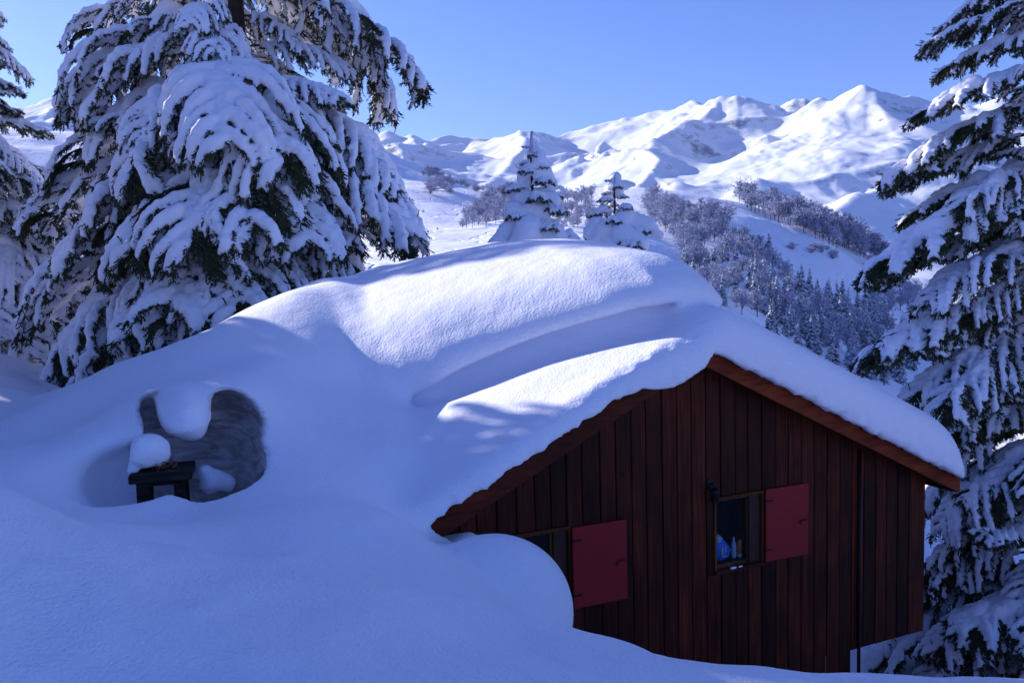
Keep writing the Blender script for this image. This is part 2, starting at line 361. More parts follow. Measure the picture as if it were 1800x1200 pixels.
# ------------------------------------------------------------------ cabin
def wood_mat(name, c1, c2, c3, scale=1.0, rough=0.62, horiz=False):
    m, nt, b = new_mat(name); lk = nt.links.new
    tc = N(nt, 'ShaderNodeTexCoord'); oi = N(nt, 'ShaderNodeObjectInfo')
    mp_ = N(nt, 'ShaderNodeMapping')
    mp_.inputs['Scale'].default_value = (0.8, 7, 7) if horiz else (11, 11, 0.35)
    cx = N(nt, 'ShaderNodeVectorMath', operation='ADD'); lk(tc.outputs['Object'], cx.inputs[0])
    mu = N(nt, 'ShaderNodeVectorMath', operation='SCALE'); mu.inputs['Scale'].default_value = 37.0
    cb = N(nt, 'ShaderNodeCombineXYZ')
    for k in range(3): lk(oi.outputs['Random'], cb.inputs[k])
    lk(cb.outputs[0], mu.inputs[0]); lk(mu.outputs[0], cx.inputs[1]); lk(cx.outputs[0], mp_.inputs['Vector'])
    g = N(nt, 'ShaderNodeTexNoise'); g.inputs['Scale'].default_value = 3.0 * scale; g.inputs['Detail'].default_value = 8; g.inputs['Roughness'].default_value = 0.62; g.inputs['Distortion'].default_value = 0.6
    lk(mp_.outputs[0], g.inputs['Vector'])
    w2 = N(nt, 'ShaderNodeTexNoise'); w2.inputs['Scale'].default_value = 1.3; w2.inputs['Detail'].default_value = 4; lk(cx.outputs[0], w2.inputs['Vector'])
    r = N(nt, 'ShaderNodeValToRGB'); e = r.color_ramp.elements
    e[0].position = 0.30; e[0].color = (*c1, 1); e[1].position = 0.72; e[1].color = (*c3, 1); k = e.new(0.5); k.color = (*c2, 1)
    lk(g.outputs['Fac'], r.inputs['Fac'])
    # knots
    kn = N(nt, 'ShaderNodeTexVoronoi'); kn.inputs['Scale'].default_value = 2.4; km = N(nt, 'ShaderNodeMapping'); km.inputs['Scale'].default_value = (1.6, 1.6, 0.8) if not horiz else (0.8, 1.6, 1.6)
    lk(cx.outputs[0], km.inputs['Vector']); lk(km.outputs[0], kn.inputs['Vector'])
    kr = N(nt, 'ShaderNodeMapRange'); kr.inputs[1].default_value = 0.03; kr.inputs[2].default_value = 0.10; kr.inputs[3].default_value = 0.35; kr.inputs[4].default_value = 1.0
    lk(kn.outputs['Distance'], kr.inputs[0])
    wr = N(nt, 'ShaderNodeMapRange'); wr.inputs[1].default_value = 0.3; wr.inputs[2].default_value = 0.7; wr.inputs[3].default_value = 0.45; wr.inputs[4].default_value = 1.25
    lk(w2.outputs['Fac'], wr.inputs[0])
    pr = N(nt, 'ShaderNodeMapRange'); pr.inputs[3].default_value = 0.33; pr.inputs[4].default_value = 1.1; lk(oi.outputs['Random'], pr.inputs[0])
    m1 = N(nt, 'ShaderNodeMath', operation='MULTIPLY'); m2 = N(nt, 'ShaderNodeMath', operation='MULTIPLY')
    lk(kr.outputs[0], m1.inputs[0]); lk(wr.outputs[0], m1.inputs[1]); lk(m1.outputs[0], m2.inputs[0]); lk(pr.outputs[0], m2.inputs[1])
    sc_ = N(nt, 'ShaderNodeVectorMath', operation='SCALE'); lk(r.outputs[0], sc_.inputs[0]); lk(m2.outputs[0], sc_.inputs['Scale'])
    lk(sc_.outputs[0], b.inputs['Base Color'])
    bp = N(nt, 'ShaderNodeBump'); bp.inputs['Strength'].default_value = 0.35; bp.inputs['Distance'].default_value = 0.004; lk(g.outputs['Fac'], bp.inputs['Height']); lk(bp.outputs[0], b.inputs['Normal'])
    b.inputs['Roughness'].default_value = rough; b.inputs['Specular IOR Level'].default_value = 0.15
    return m
def plain(name, col, rough=0.6, metal=0.0, spec=0.3, noise=0.15):
    m, nt, b = new_mat(name); lk = nt.links.new
    tc = N(nt, 'ShaderNodeTexCoord'); n = N(nt, 'ShaderNodeTexNoise'); n.inputs['Scale'].default_value = 9; n.inputs['Detail'].default_value = 6; lk(tc.outputs['Object'], n.inputs['Vector'])
    r = N(nt, 'ShaderNodeMapRange'); r.inputs[3].default_value = 1 - noise * 1.6; r.inputs[4].default_value = 1 + noise * 1.6; lk(n.outputs['Fac'], r.inputs[0])
    v = N(nt, 'ShaderNodeVectorMath', operation='SCALE'); v.inputs[0].default_value = col; lk(r.outputs[0], v.inputs['Scale']); lk(v.outputs[0], b.inputs['Base Color'])
    b.inputs['Roughness'].default_value = rough; b.inputs['Metallic'].default_value = metal; b.inputs['Specular IOR Level'].default_value = spec
    return m
WOOD = wood_mat('stained_plank', (0.026, 0.005, 0.002), (0.090, 0.0135, 0.004), (0.19, 0.033, 0.009))
BARGE = wood_mat('stained_board', (0.10, 0.014, 0.005), (0.22, 0.034, 0.009), (0.31, 0.058, 0.016), horiz=True)
FRAMEW = wood_mat('honey_frame', (0.08, 0.022, 0.006), (0.19, 0.055, 0.012), (0.30, 0.10, 0.02))
REDP = plain('red_paint', (0.27, 0.007, 0.009), 0.6, noise=0.12)
DARKM = plain('dark_metal', (0.015, 0.015, 0.018), 0.45, 0.6)
DARKW = plain('dark_inside', (0.02, 0.014, 0.012), 0.9)
ROOFM = plain('roof_boards', (0.05, 0.022, 0.014), 0.8)
def bm_obj(name, bm, mat, parent, smooth=False, mw=None):
    me = bpy.data.meshes.new(name); bm.to_mesh(me); bm.free()
    for m in (mat if isinstance(mat, (list, tuple)) else [mat]): me.materials.append(m)
    if smooth:
        for p in me.polygons: p.use_smooth = True
    return mobj(name, me, parent)
def bm_prism(bm, poly, axis, a, b):
    """poly of 2-D points extruded along axis ('v': points are (u, z))"""
    def mk(p, t): return (p[0], t, p[1]) if axis == 'v' else ((t, p[0], p[1]) if axis == 'u' else (p[0], p[1], t))
    A = [bm.verts.new(mk(p, a)) for p in poly]; B = [bm.verts.new(mk(p, b)) for p in poly]
    n = len(poly)
    bm.faces.new(A); bm.faces.new(B[::-1])
    for i in range(n): bm.faces.new((A[i], B[i], B[(i + 1) % n], A[(i + 1) % n]))
    bmesh.ops.recalc_face_normals(bm, faces=bm.faces)
def bevel(bm, w=0.004, seg=1):
    bmesh.ops.bevel(bm, geom=list(bm.edges), offset=w, segments=seg, affect='EDGES', profile=0.5)
def bm_box(bm, x0, x1, y0, y1, z0, z1, bev=0.0):
    b2 = bmesh.new(); bm_prism(b2, [(x0, z0), (x1, z0), (x1, z1), (x0, z1)], 'v', y0, y1)
    if bev: bevel(b2, bev)
    me = bpy.data.meshes.new('t'); b2.to_mesh(me); b2.free(); bm.from_mesh(me); bpy.data.meshes.remove(me)
def box(name, x0, x1, y0, y1, z0, z1, mat, parent, bev=0.004):
    bm = bmesh.new(); bm_box(bm, x0, x1, y0, y1, z0, z1, bev); return bm_obj(name, bm, mat, parent)
def tube(bm, pts, r, seg=8, cap=True):
    pts = [Vector(p) for p in pts]; rings = []
    rr = r if isinstance(r, (list, tuple)) else [r] * len(pts)
    for i, p in enumerate(pts):
        t = (pts[min(i + 1, len(pts) - 1)] - pts[max(i - 1, 0)]).normalized()
        a = t.orthogonal().normalized() if abs(t.z) > 0.9 else t.cross(Vector((0, 0, 1))).normalized()
        b_ = t.cross(a)
        rings.append([bm.verts.new(p + (a * cos(2 * pi * k / seg) + b_ * sin(2 * pi * k / seg)) * rr[i]) for k in range(seg)])
    for i in range(len(rings) - 1):
        for k in range(seg): bm.faces.new((rings[i][k], rings[i][(k + 1) % seg], rings[i + 1][(k + 1) % seg], rings[i + 1][k]))
    if cap:
        bm.faces.new(rings[0][::-1]); bm.faces.new(rings[-1])

cabin = empty('cabin', (0, 0, 0)); cabin.matrix_world = MLOC
tag(cabin, 'dark red-brown wooden cabin with two small shuttered windows half buried in deep snow', 'cabin')
UL, UR, WB = -1.78, 5.62, -2.36                 # wall ends and wall foot
BD = 5.9                                        # depth of the cabin
def under(u): return zr(u) - 0.10               # underside of the roof boards
# windows (opening u0, u1, z0, z1)
W1 = (-0.78, -0.04, -0.93, -0.02); W2 = (2.02, 2.72, -0.86, 0.02)
# vertical planks of the gable wall, cut round the windows
rng = random.Random(4)
edges = [UL]
while edges[-1] < UR - 0.16:
    edges.append(edges[-1] + rng.choice([0.20, 0.225, 0.215, 0.235, 0.21]))
edges[-1] = UR
def plank(u0, u1, zb, ztf, parent=cabin, v=0.0, th=0.028):
    bm = bmesh.new()
    g = 0.006
    a, b_ = u0 + g, u1 - g
    pts = [(a, zb), (b_, zb), (b_, ztf(b_))]
    if a < RA < b_: pts.append((RA, ztf(RA)))
    pts.append((a, ztf(a)))
    bm_prism(bm, pts, 'v', v - th, v); bevel(bm, 0.006)
    return bm_obj('plank', bm, WOOD, parent)
for i in range(len(edges) - 1):
    u0, u1 = edges[i], edges[i + 1]
    hit = [w for w in (W1, W2) if u1 > w[0] + 0.02 and u0 < w[1] - 0.02]
    v = -rng.uniform(0, 0.012)
    bott = WB + (0 if u0 > 4.08 else -1.5)
    if not hit: plank(u0, u1, bott, under, v=v); continue
    w = hit[0]
    plank(u0, u1, bott, lambda u, w=w: w[2] - 0.05, v=v)
    plank(u0, u1, w[3] + 0.05, under, v=v)
    if u0 < w[0] - 0.03:
        plank(u0, w[0] - 0.03, w[2] - 0.045, lambda u, w=w: w[3] + 0.045, v=v)
    if u1 > w[1] + 0.03:
        plank(w[1] + 0.03, u1, w[2] - 0.045, lambda u, w=w: w[3] + 0.045, v=v)
# sheathing behind the planks, with holes for the windows
bm = bmesh.new()
cols = [UL, W1[0], W1[1], RA, W2[0], W2[1], UR]
for a, b_ in zip(cols[:-1], cols[1:]):
    w = next((w for w in (W1, W2) if abs(a - w[0]) < 1e-6), None)
    segs = [(WB, lambda u: under(u) - 0.01)] if w is None else [(WB, lambda u, w=w: w[2]), (w[3], lambda u: under(u) - 0.01)]
    for zb, f in segs: bm_prism(bm, [(a, zb), (b_, zb), (b_, f(b_)), (a, f(a))], 'v', 0.004, 0.06)
bm_obj('sheathing', bm, DARKW, cabin)
# the other walls and the floor
box('side_wall', UR - 0.08, UR - 0.001, 0.061, BD, WB, under(UR) - 0.02, WOOD, cabin)
box('side_wall', UL + 0.001, UL + 0.08, 0.061, BD, WB, under(UL) - 0.02, WOOD, cabin)
bm = bmesh.new(); bm_prism(bm, [(UL, WB), (UR, WB), (UR, under(UR) - 0.01), (RA, under(RA) - 0.01), (UL, under(UL) - 0.01)], 'v', BD + 0.002, BD + 0.08)
bm_obj('back_wall', bm, WOOD, cabin)
box('floor', UL + 0.09, UR - 0.09, 0.07, BD - 0.01, WB + 0.02, WB + 0.12, DARKW, cabin)
# roof boards
EL, ER = -2.72, 6.02
bm = bmesh.new()
bm_prism(bm, [(RA, zr(RA) - 0.10), (ER, zr(ER) - 0.10), (ER, zr(ER) - 0.035), (RA, zr(RA) - 0.035)], 'v', -0.245, BD + 0.4)
bm_obj('roof', bm, ROOFM, cabin)
bm = bmesh.new()
bm_prism(bm, [(EL, zr(EL) - 0.10), (RA - 0.001, zr(RA) - 0.10), (RA - 0.001, zr(RA) - 0.035), (EL, zr(EL) - 0.035)], 'v', -0.245, BD + 0.4)
bm_obj('roof', bm, ROOFM, cabin)
# verge boards: outer board and the rafter behind it, each side
def verge(u0, u1, t0, t1, v0, v1, name, mat=BARGE, notch=0.0):
    bm = bmesh.new()
    bm_prism(bm, [(u0, zr(u0) + t0), (u1, zr(u1) + t0), (u1, zr(u1) + t1), (u0, zr(u0) + t1)], 'v', v0, v1); bevel(bm, 0.005)
    return bm_obj(name, bm, mat, cabin)
verge(RA + 0.002, ER - 0.03, -0.335, -0.02, -0.29, -0.25, 'verge_board')
verge(EL, RA - 0.002, -0.335, -0.02, -0.29, -0.25, 'verge_board')
verge(RA + 0.002, 5.95, -0.30, -0.11, -0.12, -0.045, 'rafter', ROOFM)
verge(EL, RA - 0.002, -0.30, -0.11, -0.12, -0.045, 'rafter', ROOFM)
box('eaves_board', 5.96, 5.99, -0.24, BD + 0.4, zr(6.0) - 0.33, zr(6.0) - 0.11, BARGE, cabin)
# drip strip along the right verge (dark metal under the snow)
verge(RA + 0.1, ER - 0.02, -0.015, 0.006, -0.31, -0.25, 'drip_edge', DARKM)

def glass_mat():
    m, nt, b = new_mat('window_glass'); lk = nt.links.new
    t = N(nt, 'ShaderNodeBsdfTransparent'); t.inputs[0].default_value = (0.9, 0.94, 0.96, 1)
    g = N(nt, 'ShaderNodeBsdfGlossy'); g.inputs['Roughness'].default_value = 0.03
    f = N(nt, 'ShaderNodeFresnel'); f.inputs['IOR'].default_value = 1.18
    mx = N(nt, 'ShaderNodeMixShader'); lk(f.outputs[0], mx.inputs[0]); lk(t.outputs[0], mx.inputs[1]); lk(g.outputs[0], mx.inputs[2])
    lk(mx.outputs[0], nt.nodes['Material Output'].inputs['Surface'])
    return m
GLASS = glass_mat()
def window(w, leaf=True):
    u0, u1, z0, z1 = w
    fr = empty('window', (0, 0, 0), parent=cabin)
    box('lintel', u0 - 0.03, u1 + 0.03, -0.05, 0.10, z1 + 0.002, z1 + 0.045, FRAMEW, fr)
    box('sill', u0 - 0.03, u1 + 0.03, -0.06, 0.10, z0 - 0.045, z0 - 0.002, FRAMEW, fr)
    box('jamb', u0 - 0.03, u0 + 0.0, -0.045, 0.10, z0, z1, FRAMEW, fr)
    box('jamb', u1 - 0.0, u1 + 0.03, -0.045, 0.10, z0, z1, FRAMEW, fr)
    # dark reveal board beside the opening (the pane sits left of it)
    r = u1 - 0.17
    box('reveal_board', r + 0.001, u1 - 0.002, -0.005, 0.09, z0 + 0.002, z1 - 0.002, ROOFM, fr)
    box('sash', r - 0.035, r, 0.02, 0.06, z0 + 0.002, z1 - 0.002, FRAMEW, fr)
    box('sash', u0 + 0.002, u0 + 0.03, 0.02, 0.06, z0 + 0.002, z1 - 0.002, FRAMEW, fr)
    box('sash', u0 + 0.032, r - 0.037, 0.02, 0.06, z0 + 0.002, z0 + 0.04, FRAMEW, fr)
    box('sash', u0 + 0.032, r - 0.037, 0.02, 0.06, z1 - 0.03, z1 - 0.002, FRAMEW, fr)
    box('pane', u0 + 0.033, r - 0.037, 0.036, 0.042, z0 + 0.042, z1 - 0.032, GLASS, fr, 0)
    return fr
wdw1 = window(W1); wdw2 = window(W2)
def shutter(u0, u1, z0, z1, tilt):
    bm = bmesh.new(); bm_box(bm, 0, u1 - u0, -0.030, 0, 0, z1 - z0, 0.003)
    s = bm_obj('shutter', bm, REDP, cabin); s.location = (u0, -0.045, z0); s.rotation_euler = (0, 0, -tilt)
    s['label'] = 'plain dark red shutter folded open'
    W, H = u1 - u0, z1 - z0
    bm = bmesh.new()
    tube(bm, [(W - 0.02, -0.04, H * 0.50), (W - 0.06, -0.055, H * 0.505), (W - 0.13, -0.05, H * 0.50), (W - 0.15, -0.045, H * 0.47)], 0.007, 6)
    tube(bm, [(W - 0.14, -0.028, H * 0.46), (W - 0.14, -0.06, H * 0.46)], 0.008, 6)
    bm_obj('latch_hook', bm, DARKM, s)
    for zz in (0.15, H - 0.15):
        bm = bmesh.new(); tube(bm, [(-0.006, -0.02, zz - 0.035), (-0.006, -0.02, zz + 0.035)], 0.009, 8)
        bm_box(bm, 0.0, 0.10, -0.035, -0.031, zz - 0.012, zz + 0.012)
        bm_obj('hinge', bm, DARKM, s)
shutter(0.0, 0.70, -0.94, 0.005, radians(1.5))
shutter(2.76, 3.44, -0.86, 0.075, radians(1.5))
# wall lamp, stray hook under the shutter, foot posts
bm = bmesh.new()
lu, lz = LP(1247, 832, 10.6)[0], 0.30
def ring(bm, z, r, n=10, c=(0, 0)):
    return [bm.verts.new((c[0] + r * cos(2 * pi * k / n), c[1] + r * sin(2 * pi * k / n), z)) for k in range(n)]
def lathe(bm, prof, n=12, c=(0, 0)):
    rs = [ring(bm, z, max(r, 1e-4), n, c) for z, r in prof]
    for a, b_ in zip(rs[:-1], rs[1:]):
        for k in range(n): bm.faces.new((a[k], a[(k + 1) % n], b_[(k + 1) % n], b_[k]))
    bm.faces.new(rs[0][::-1]); bm.faces.new(rs[-1])
bm.free(); bm = bmesh.new()
lathe(bm, [(-0.12, 0.03), (-0.11, 0.045), (0.0, 0.055), (0.02, 0.065), (0.05, 0.035), (0.07, 0.01)], 12, (0, -0.14))
tube(bm, [(0, -0.03, 0.09), (0, -0.10, 0.11), (0, -0.14, 0.06)], 0.01, 6)
bm_box(bm, -0.04, 0.04, -0.045, -0.028, 0.02, 0.15, 0.004)
lamp = bm_obj('wall_lamp', bm, DARKM, None, True); lamp.matrix_world = MLOC @ Matrix.Translation((W2[0] - 0.10, 0, 0.16))
tag(lamp, 'small black lamp fixed to the planks at the top left of the right window', 'lamp')
bm = bmesh.new(); tube(bm, [(4.36, -0.06, WB - 0.9), (4.36, -0.06, zr(4.36) - 0.36)], 0.024, 10)
bm_obj('downpipe', bm, DARKM, cabin, True)
bm = bmesh.new()
for uu, ww in ((-0.31, 0.05), (-0.2, 0.035)):
    bmesh.ops.create_icosphere(bm, subdivisions=2, radius=ww, matrix=Matrix.Translation((W2[0] + 0.55 + uu, -0.052, W2[2] + 0.004)) @ Matrix.Diagonal((1, 0.4, 0.3, 1)))
x = bm_obj('sill_snow', bm, SNOW, wdw2, True)
# things on the inner sill of the right window
BLUE = plain('blue_plastic', (0.02, 0.16, 0.62), 0.35, noise=0.35); BLUE.node_tree.nodes['Principled BSDF'].inputs['Specular IOR Level'].default_value = 0.5
PALE = plain('pale_plastic', (0.45, 0.48, 0.55), 0.3); ORNG = plain('orange_label', (0.75, 0.22, 0.04), 0.5, noise=0.3)
iu, iz = W2[0] + 0.05, W2[2] + 0.045
box('inner_shelf', W2[0] + 0.0, W2[1] - 0.0, 0.105, 0.42, W2[2] - 0.03, W2[2] + 0.035, ROOFM, wdw2)
bm = bmesh.new()
bmesh.ops.create_uvsphere(bm, u_segments=20, v_segments=14, radius=1.0)
for v in bm.verts:
    x, y, z = v.co
    zz = (z + 1) / 2
    wd = 0.165 * (1 - 0.55 * zz ** 1.6) * (1 + 0.06 * sin(9 * x + 5 * z))
    v.co = Vector((x * wd + 0.02 * zz * -1, y * 0.07, 0.29 * zz + 0.006 * sin(17 * x)))
bag = bm_obj('bag', bm, BLUE, None, True); bag.matrix_world = MLOC @ Matrix.Translation((W2[0] + 0.22, 0.16, iz - 0.005))
tag(bag, 'bright blue plastic pouch lying behind the pane of the right window', 'bag')
bm = bmesh.new(); lathe(bm, [(0.0, 0.05), (0.03, 0.075), (0.07, 0.08), (0.10, 0.05), (0.115, 0.03)], 14)
cap = bm_obj('cap', bm, PALE, bag, True); cap.location = (-0.05, 0.03, 0.22)
bm = bmesh.new(); bm_box(bm, -0.05, -0.02, -0.078, -0.072, 0.10, 0.19); bm_box(bm, 0.0, 0.02, -0.078, -0.072, 0.12, 0.2); bm_box(bm, -0.05, 0.03, -0.078, -0.072, 0.07, 0.085)
bm_obj('print', bm, PALE, bag)
bm = bmesh.new(); lathe(bm, [(0.0, 0.028), (0.02, 0.036), (0.17, 0.036), (0.22, 0.015), (0.27, 0.015)], 14)
bt = bm_obj('bottle', bm, PALE, None, True); bt.matrix_world = MLOC @ Matrix.Translation((W2[0] + 0.415, 0.16, iz - 0.005))
tag(bt, 'clear slim bottle standing between the blue pouch and the orange tube', 'bottle')
bm = bmesh.new(); lathe(bm, [(0.0, 0.02), (0.015, 0.034), (0.06, 0.034)], 14)
bm2 = bmesh.new(); lathe(bm2, [(0.06, 0.033), (0.20, 0.033), (0.235, 0.02)], 14)
tb = bm_obj('tube', bm, PALE, None, True); tb.matrix_world = MLOC @ Matrix.Translation((W2[0] + 0.485, 0.13, iz - 0.005))
tag(tb, 'orange labelled tube at the right edge of the right window pane', 'tube')
bm_obj('label_wrap', bm2, ORNG, tb, True)

# ------------------------------------------------------------------ bench in the hollow, with its ball of snow
OLDW = wood_mat('weathered_wood', (0.010, 0.008, 0.007), (0.030, 0.024, 0.020), (0.07, 0.058, 0.048), horiz=True, rough=0.8)
bp = LP(288, 826, 8.75)
bench = empty('bench', (0, 0, 0)); bench.matrix_world = MLOC @ Matrix.Translation(tuple(bp)) @ Matrix.Rotation(radians(-8), 4, 'Z')
tag(bench, 'dark weathered wooden bench standing in the hollow of the snowdrift', 'bench')
box('seat', -0.30, 0.29, -0.28, 0.24, -0.06, 0.03, OLDW, bench, 0.012)
box('seat_rail', -0.24, 0.24, -0.20, -0.16, -0.11, -0.062, OLDW, bench, 0.006)
for x in (-0.19, 0.16):
    for y in (-0.20, 0.14): box('leg', x - 0.055, x + 0.055, y, y + 0.07, -0.75, -0.064, OLDW, bench, 0.006)
def blob_mesh(name, prims, h, mat, noise_amp=0.0, noise_f=8.0, cut=None, k=0.05, smooth=True):
    """surface round capsules (p0, p1, r0, r1), smoothly joined"""
    P0 = np.array([p[0] for p in prims]); P1 = np.array([p[1] for p in prims]); R0 = np.array([p[2] for p in prims]); R1 = np.array([p[3] for p in prims])
    R = np.maximum(R0, R1)[:, None] + 3 * h + k
    lo = np.minimum(P0, P1) - R; hi = np.maximum(P0, P1) + R
    org = lo.min(0); n = np.ceil((hi.max(0) - org) / h).astype(int) + 2
    F = np.full(n, 1.0, np.float32)
    ax = [org[i] + np.arange(n[i]) * h for i in range(3)]
    for j in range(len(P0)):
        a = np.maximum(np.floor((lo[j] - org) / h).astype(int), 0); b = np.minimum(np.ceil((hi[j] - org) / h).astype(int) + 1, n)
        X = ax[0][a[0]:b[0], None, None]; Y = ax[1][None, a[1]:b[1], None]; Zc = ax[2][None, None, a[2]:b[2]]
        d = P1[j] - P0[j]; dd = float(d @ d) + 1e-9
        t = np.clip(((X - P0[j][0]) * d[0] + (Y - P0[j][1]) * d[1] + (Zc - P0[j][2]) * d[2]) / dd, 0, 1)
        q = np.sqrt((X - P0[j][0] - t * d[0]) ** 2 + (Y - P0[j][1] - t * d[1]) ** 2 + (Zc - P0[j][2] - t * d[2]) ** 2) - (R0[j] + (R1[j] - R0[j]) * t)
        s = (slice(a[0], b[0]), slice(a[1], b[1]), slice(a[2], b[2]))
        F[s] = smin(F[s], q.astype(np.float32), k)
    V, Qd = surface_nets(F, org, h)
    if noise_amp:
        V[:, 2] += noise_amp * noise3(V[:, 0] * noise_f, V[:, 1] * noise_f, V[:, 2] * noise_f, 5)
        V[:, 0] += noise_amp * noise3(V[:, 0] * noise_f, V[:, 1] * noise_f + 9, V[:, 2] * noise_f, 6)
    return mesh_from(name, V, Qd, mat)
A_ = np.array
me = blob_mesh('snow_ball', [(A_([-0.03, 0, 0.17]), A_([0.04, 0.02, 0.16]), 0.165, 0.16), (A_([-0.12, -0.03, 0.08]), A_([-0.16, -0.05, 0.0]), 0.08, 0.05), (A_([0.08, 0, 0.08]), A_([0.1, 0, 0.06]), 0.05, 0.04), (A_([-0.02, 0, 0.2]), A_([-0.02, 0, 0.22]), 0.14, 0.13)], 0.014, SNOW, 0.03, 7, k=0.08)
sb = mobj('snow_ball', me); sb.matrix_world = MLOC @ Matrix.Translation(tuple(bp + A_([-0.12, -0.02, 0.045])))
tag(sb, 'rounded ball of snow sitting on the left end of the dark bench', 'snow ball')
LEAF = plain('dry_leaf', (0.20, 0.08, 0.025), 0.8, noise=0.4)
lr = random.Random(3); bm = bmesh.new()
for i in range(60):
    c = Vector((lr.uniform(-0.10, 0.14), lr.uniform(-0.12, 0.0), lr.uniform(0.0, 0.07)))
    d = Vector((lr.uniform(-1, 1), lr.uniform(-1, 1), lr.uniform(-0.3, 1))).normalized() * lr.uniform(0.02, 0.05); s = d.orthogonal().normalized() * 0.008
    v = [bm.verts.new(c), bm.verts.new(c + d * 0.5 + s), bm.verts.new(c + d), bm.verts.new(c + d * 0.5 - s)]; bm.faces.new(v)
lf = bm_obj('dry_twigs', bm, LEAF, None); lf.matrix_world = MLOC @ Matrix.Translation(tuple(bp + A_([0.0, -0.08, 0.035])))
tag(lf, 'clump of brown dry leaves under the ball of snow on the bench', 'leaves', kind='stuff')
me = blob_mesh('snow_lump', [(A_([0, 0, 0]), A_([0.05, 0, -0.1]), 0.08, 0.14), (A_([0.1, 0, -0.1]), A_([0.2, 0, -0.15]), 0.10, 0.1)], 0.02, SNOW, 0.015, 9)
sb2 = mobj('snow_lump', me); sb2.matrix_world = MLOC @ Matrix.Translation(tuple(bp + A_([0.42, 0.25, -0.12])))
tag(sb2, 'small low lump of snow on the hollow floor beside the right end of the bench', 'snow lump')
# ------------------------------------------------------------------ hills and mountains (heights over azimuth and distance)
def el(px, py):
    """slope (height over horizontal distance) seen at a pixel"""
    q = cf[None] + ((np.atleast_1d(px) - 900) / FPX)[:, None] * cr - ((np.atleast_1d(py) - 600) / FPX)[:, None] * cu
    return q[:, 2] / np.hypot(q[:, 0], q[:, 1])
def az_of(px, py):
    q = ray(px, py); return atan2(q[0], q[1])
PXK = np.array([-700, 0, 300, 640, 850, 1000, 1110, 1300, 1450, 1600, 1800, 2500.])
RINGS = [
    (13,   [860, 860, 900, 900, 1000, 1000, 1000, 1150, 1300, 1400, 1400, 1400]),
    (18,   [730, 720, 800, 560, 560, 620, 640, 800, 950, 1100, 1150, 1150]),
    (27,   [620, 606, 740, 560, 540, 560, 600, 750, 850, 900, 900, 880]),
    (60,   [620, 640, 660, 600, 600, 600, 620, 720, 800, 840, 840, 800]),
    (130,  [560, 580, 560, 505, 520, 520, 540, 620, 700, 760, 780, 740]),
    (240,  [470, 450, 460, 450, 440, 440, 450, 520, 620, 680, 700, 700]),
    (420,  [380, 350, 400, 395, 392, 375, 385, 440, 540, 640, 680, 680]),
    (640,  [300, 290, 330, 330, 338, 350, 345, 368, 422, 540, 640, 640]),
    (800,  [270, 250, 285, 305, 342, 352, 326, 350, 396, 490, 600, 620]),
    (1000, [260, 235, 262, 262, 345, 370, 350, 380, 450, 560, 620, 620]),
    (1250, [250, 226, 232, 244, 336, 390, 400, 420, 470, 520, 560, 600]),
    (1700, [300, 300, 330, 330, 400, 430, 440, 470, 500, 530, 560, 600]),
    (2400, [330, 330, 340, 345, 380, 400, 410, 420, 470, 470, 500, 560]),
    (3200, [300, 300, 300, 320, 350, 350, 350, 360, 400, 420, 430, 480]),
    (4200, [260, 260, 260, 290, 310, 310, 310, 310, 320, 330, 340, 400]),
    (5500, [240, 240, 250, 270, 280, 280, 270, 260, 240, 250, 270, 330]),
    (7500, [240, 215, 235, 258, 262, 262, 240, 225, 220, 240, 260, 300]),
    (9500, [260, 250, 260, 270, 290, 290, 280, 260, 260, 260, 280, 300]),
]
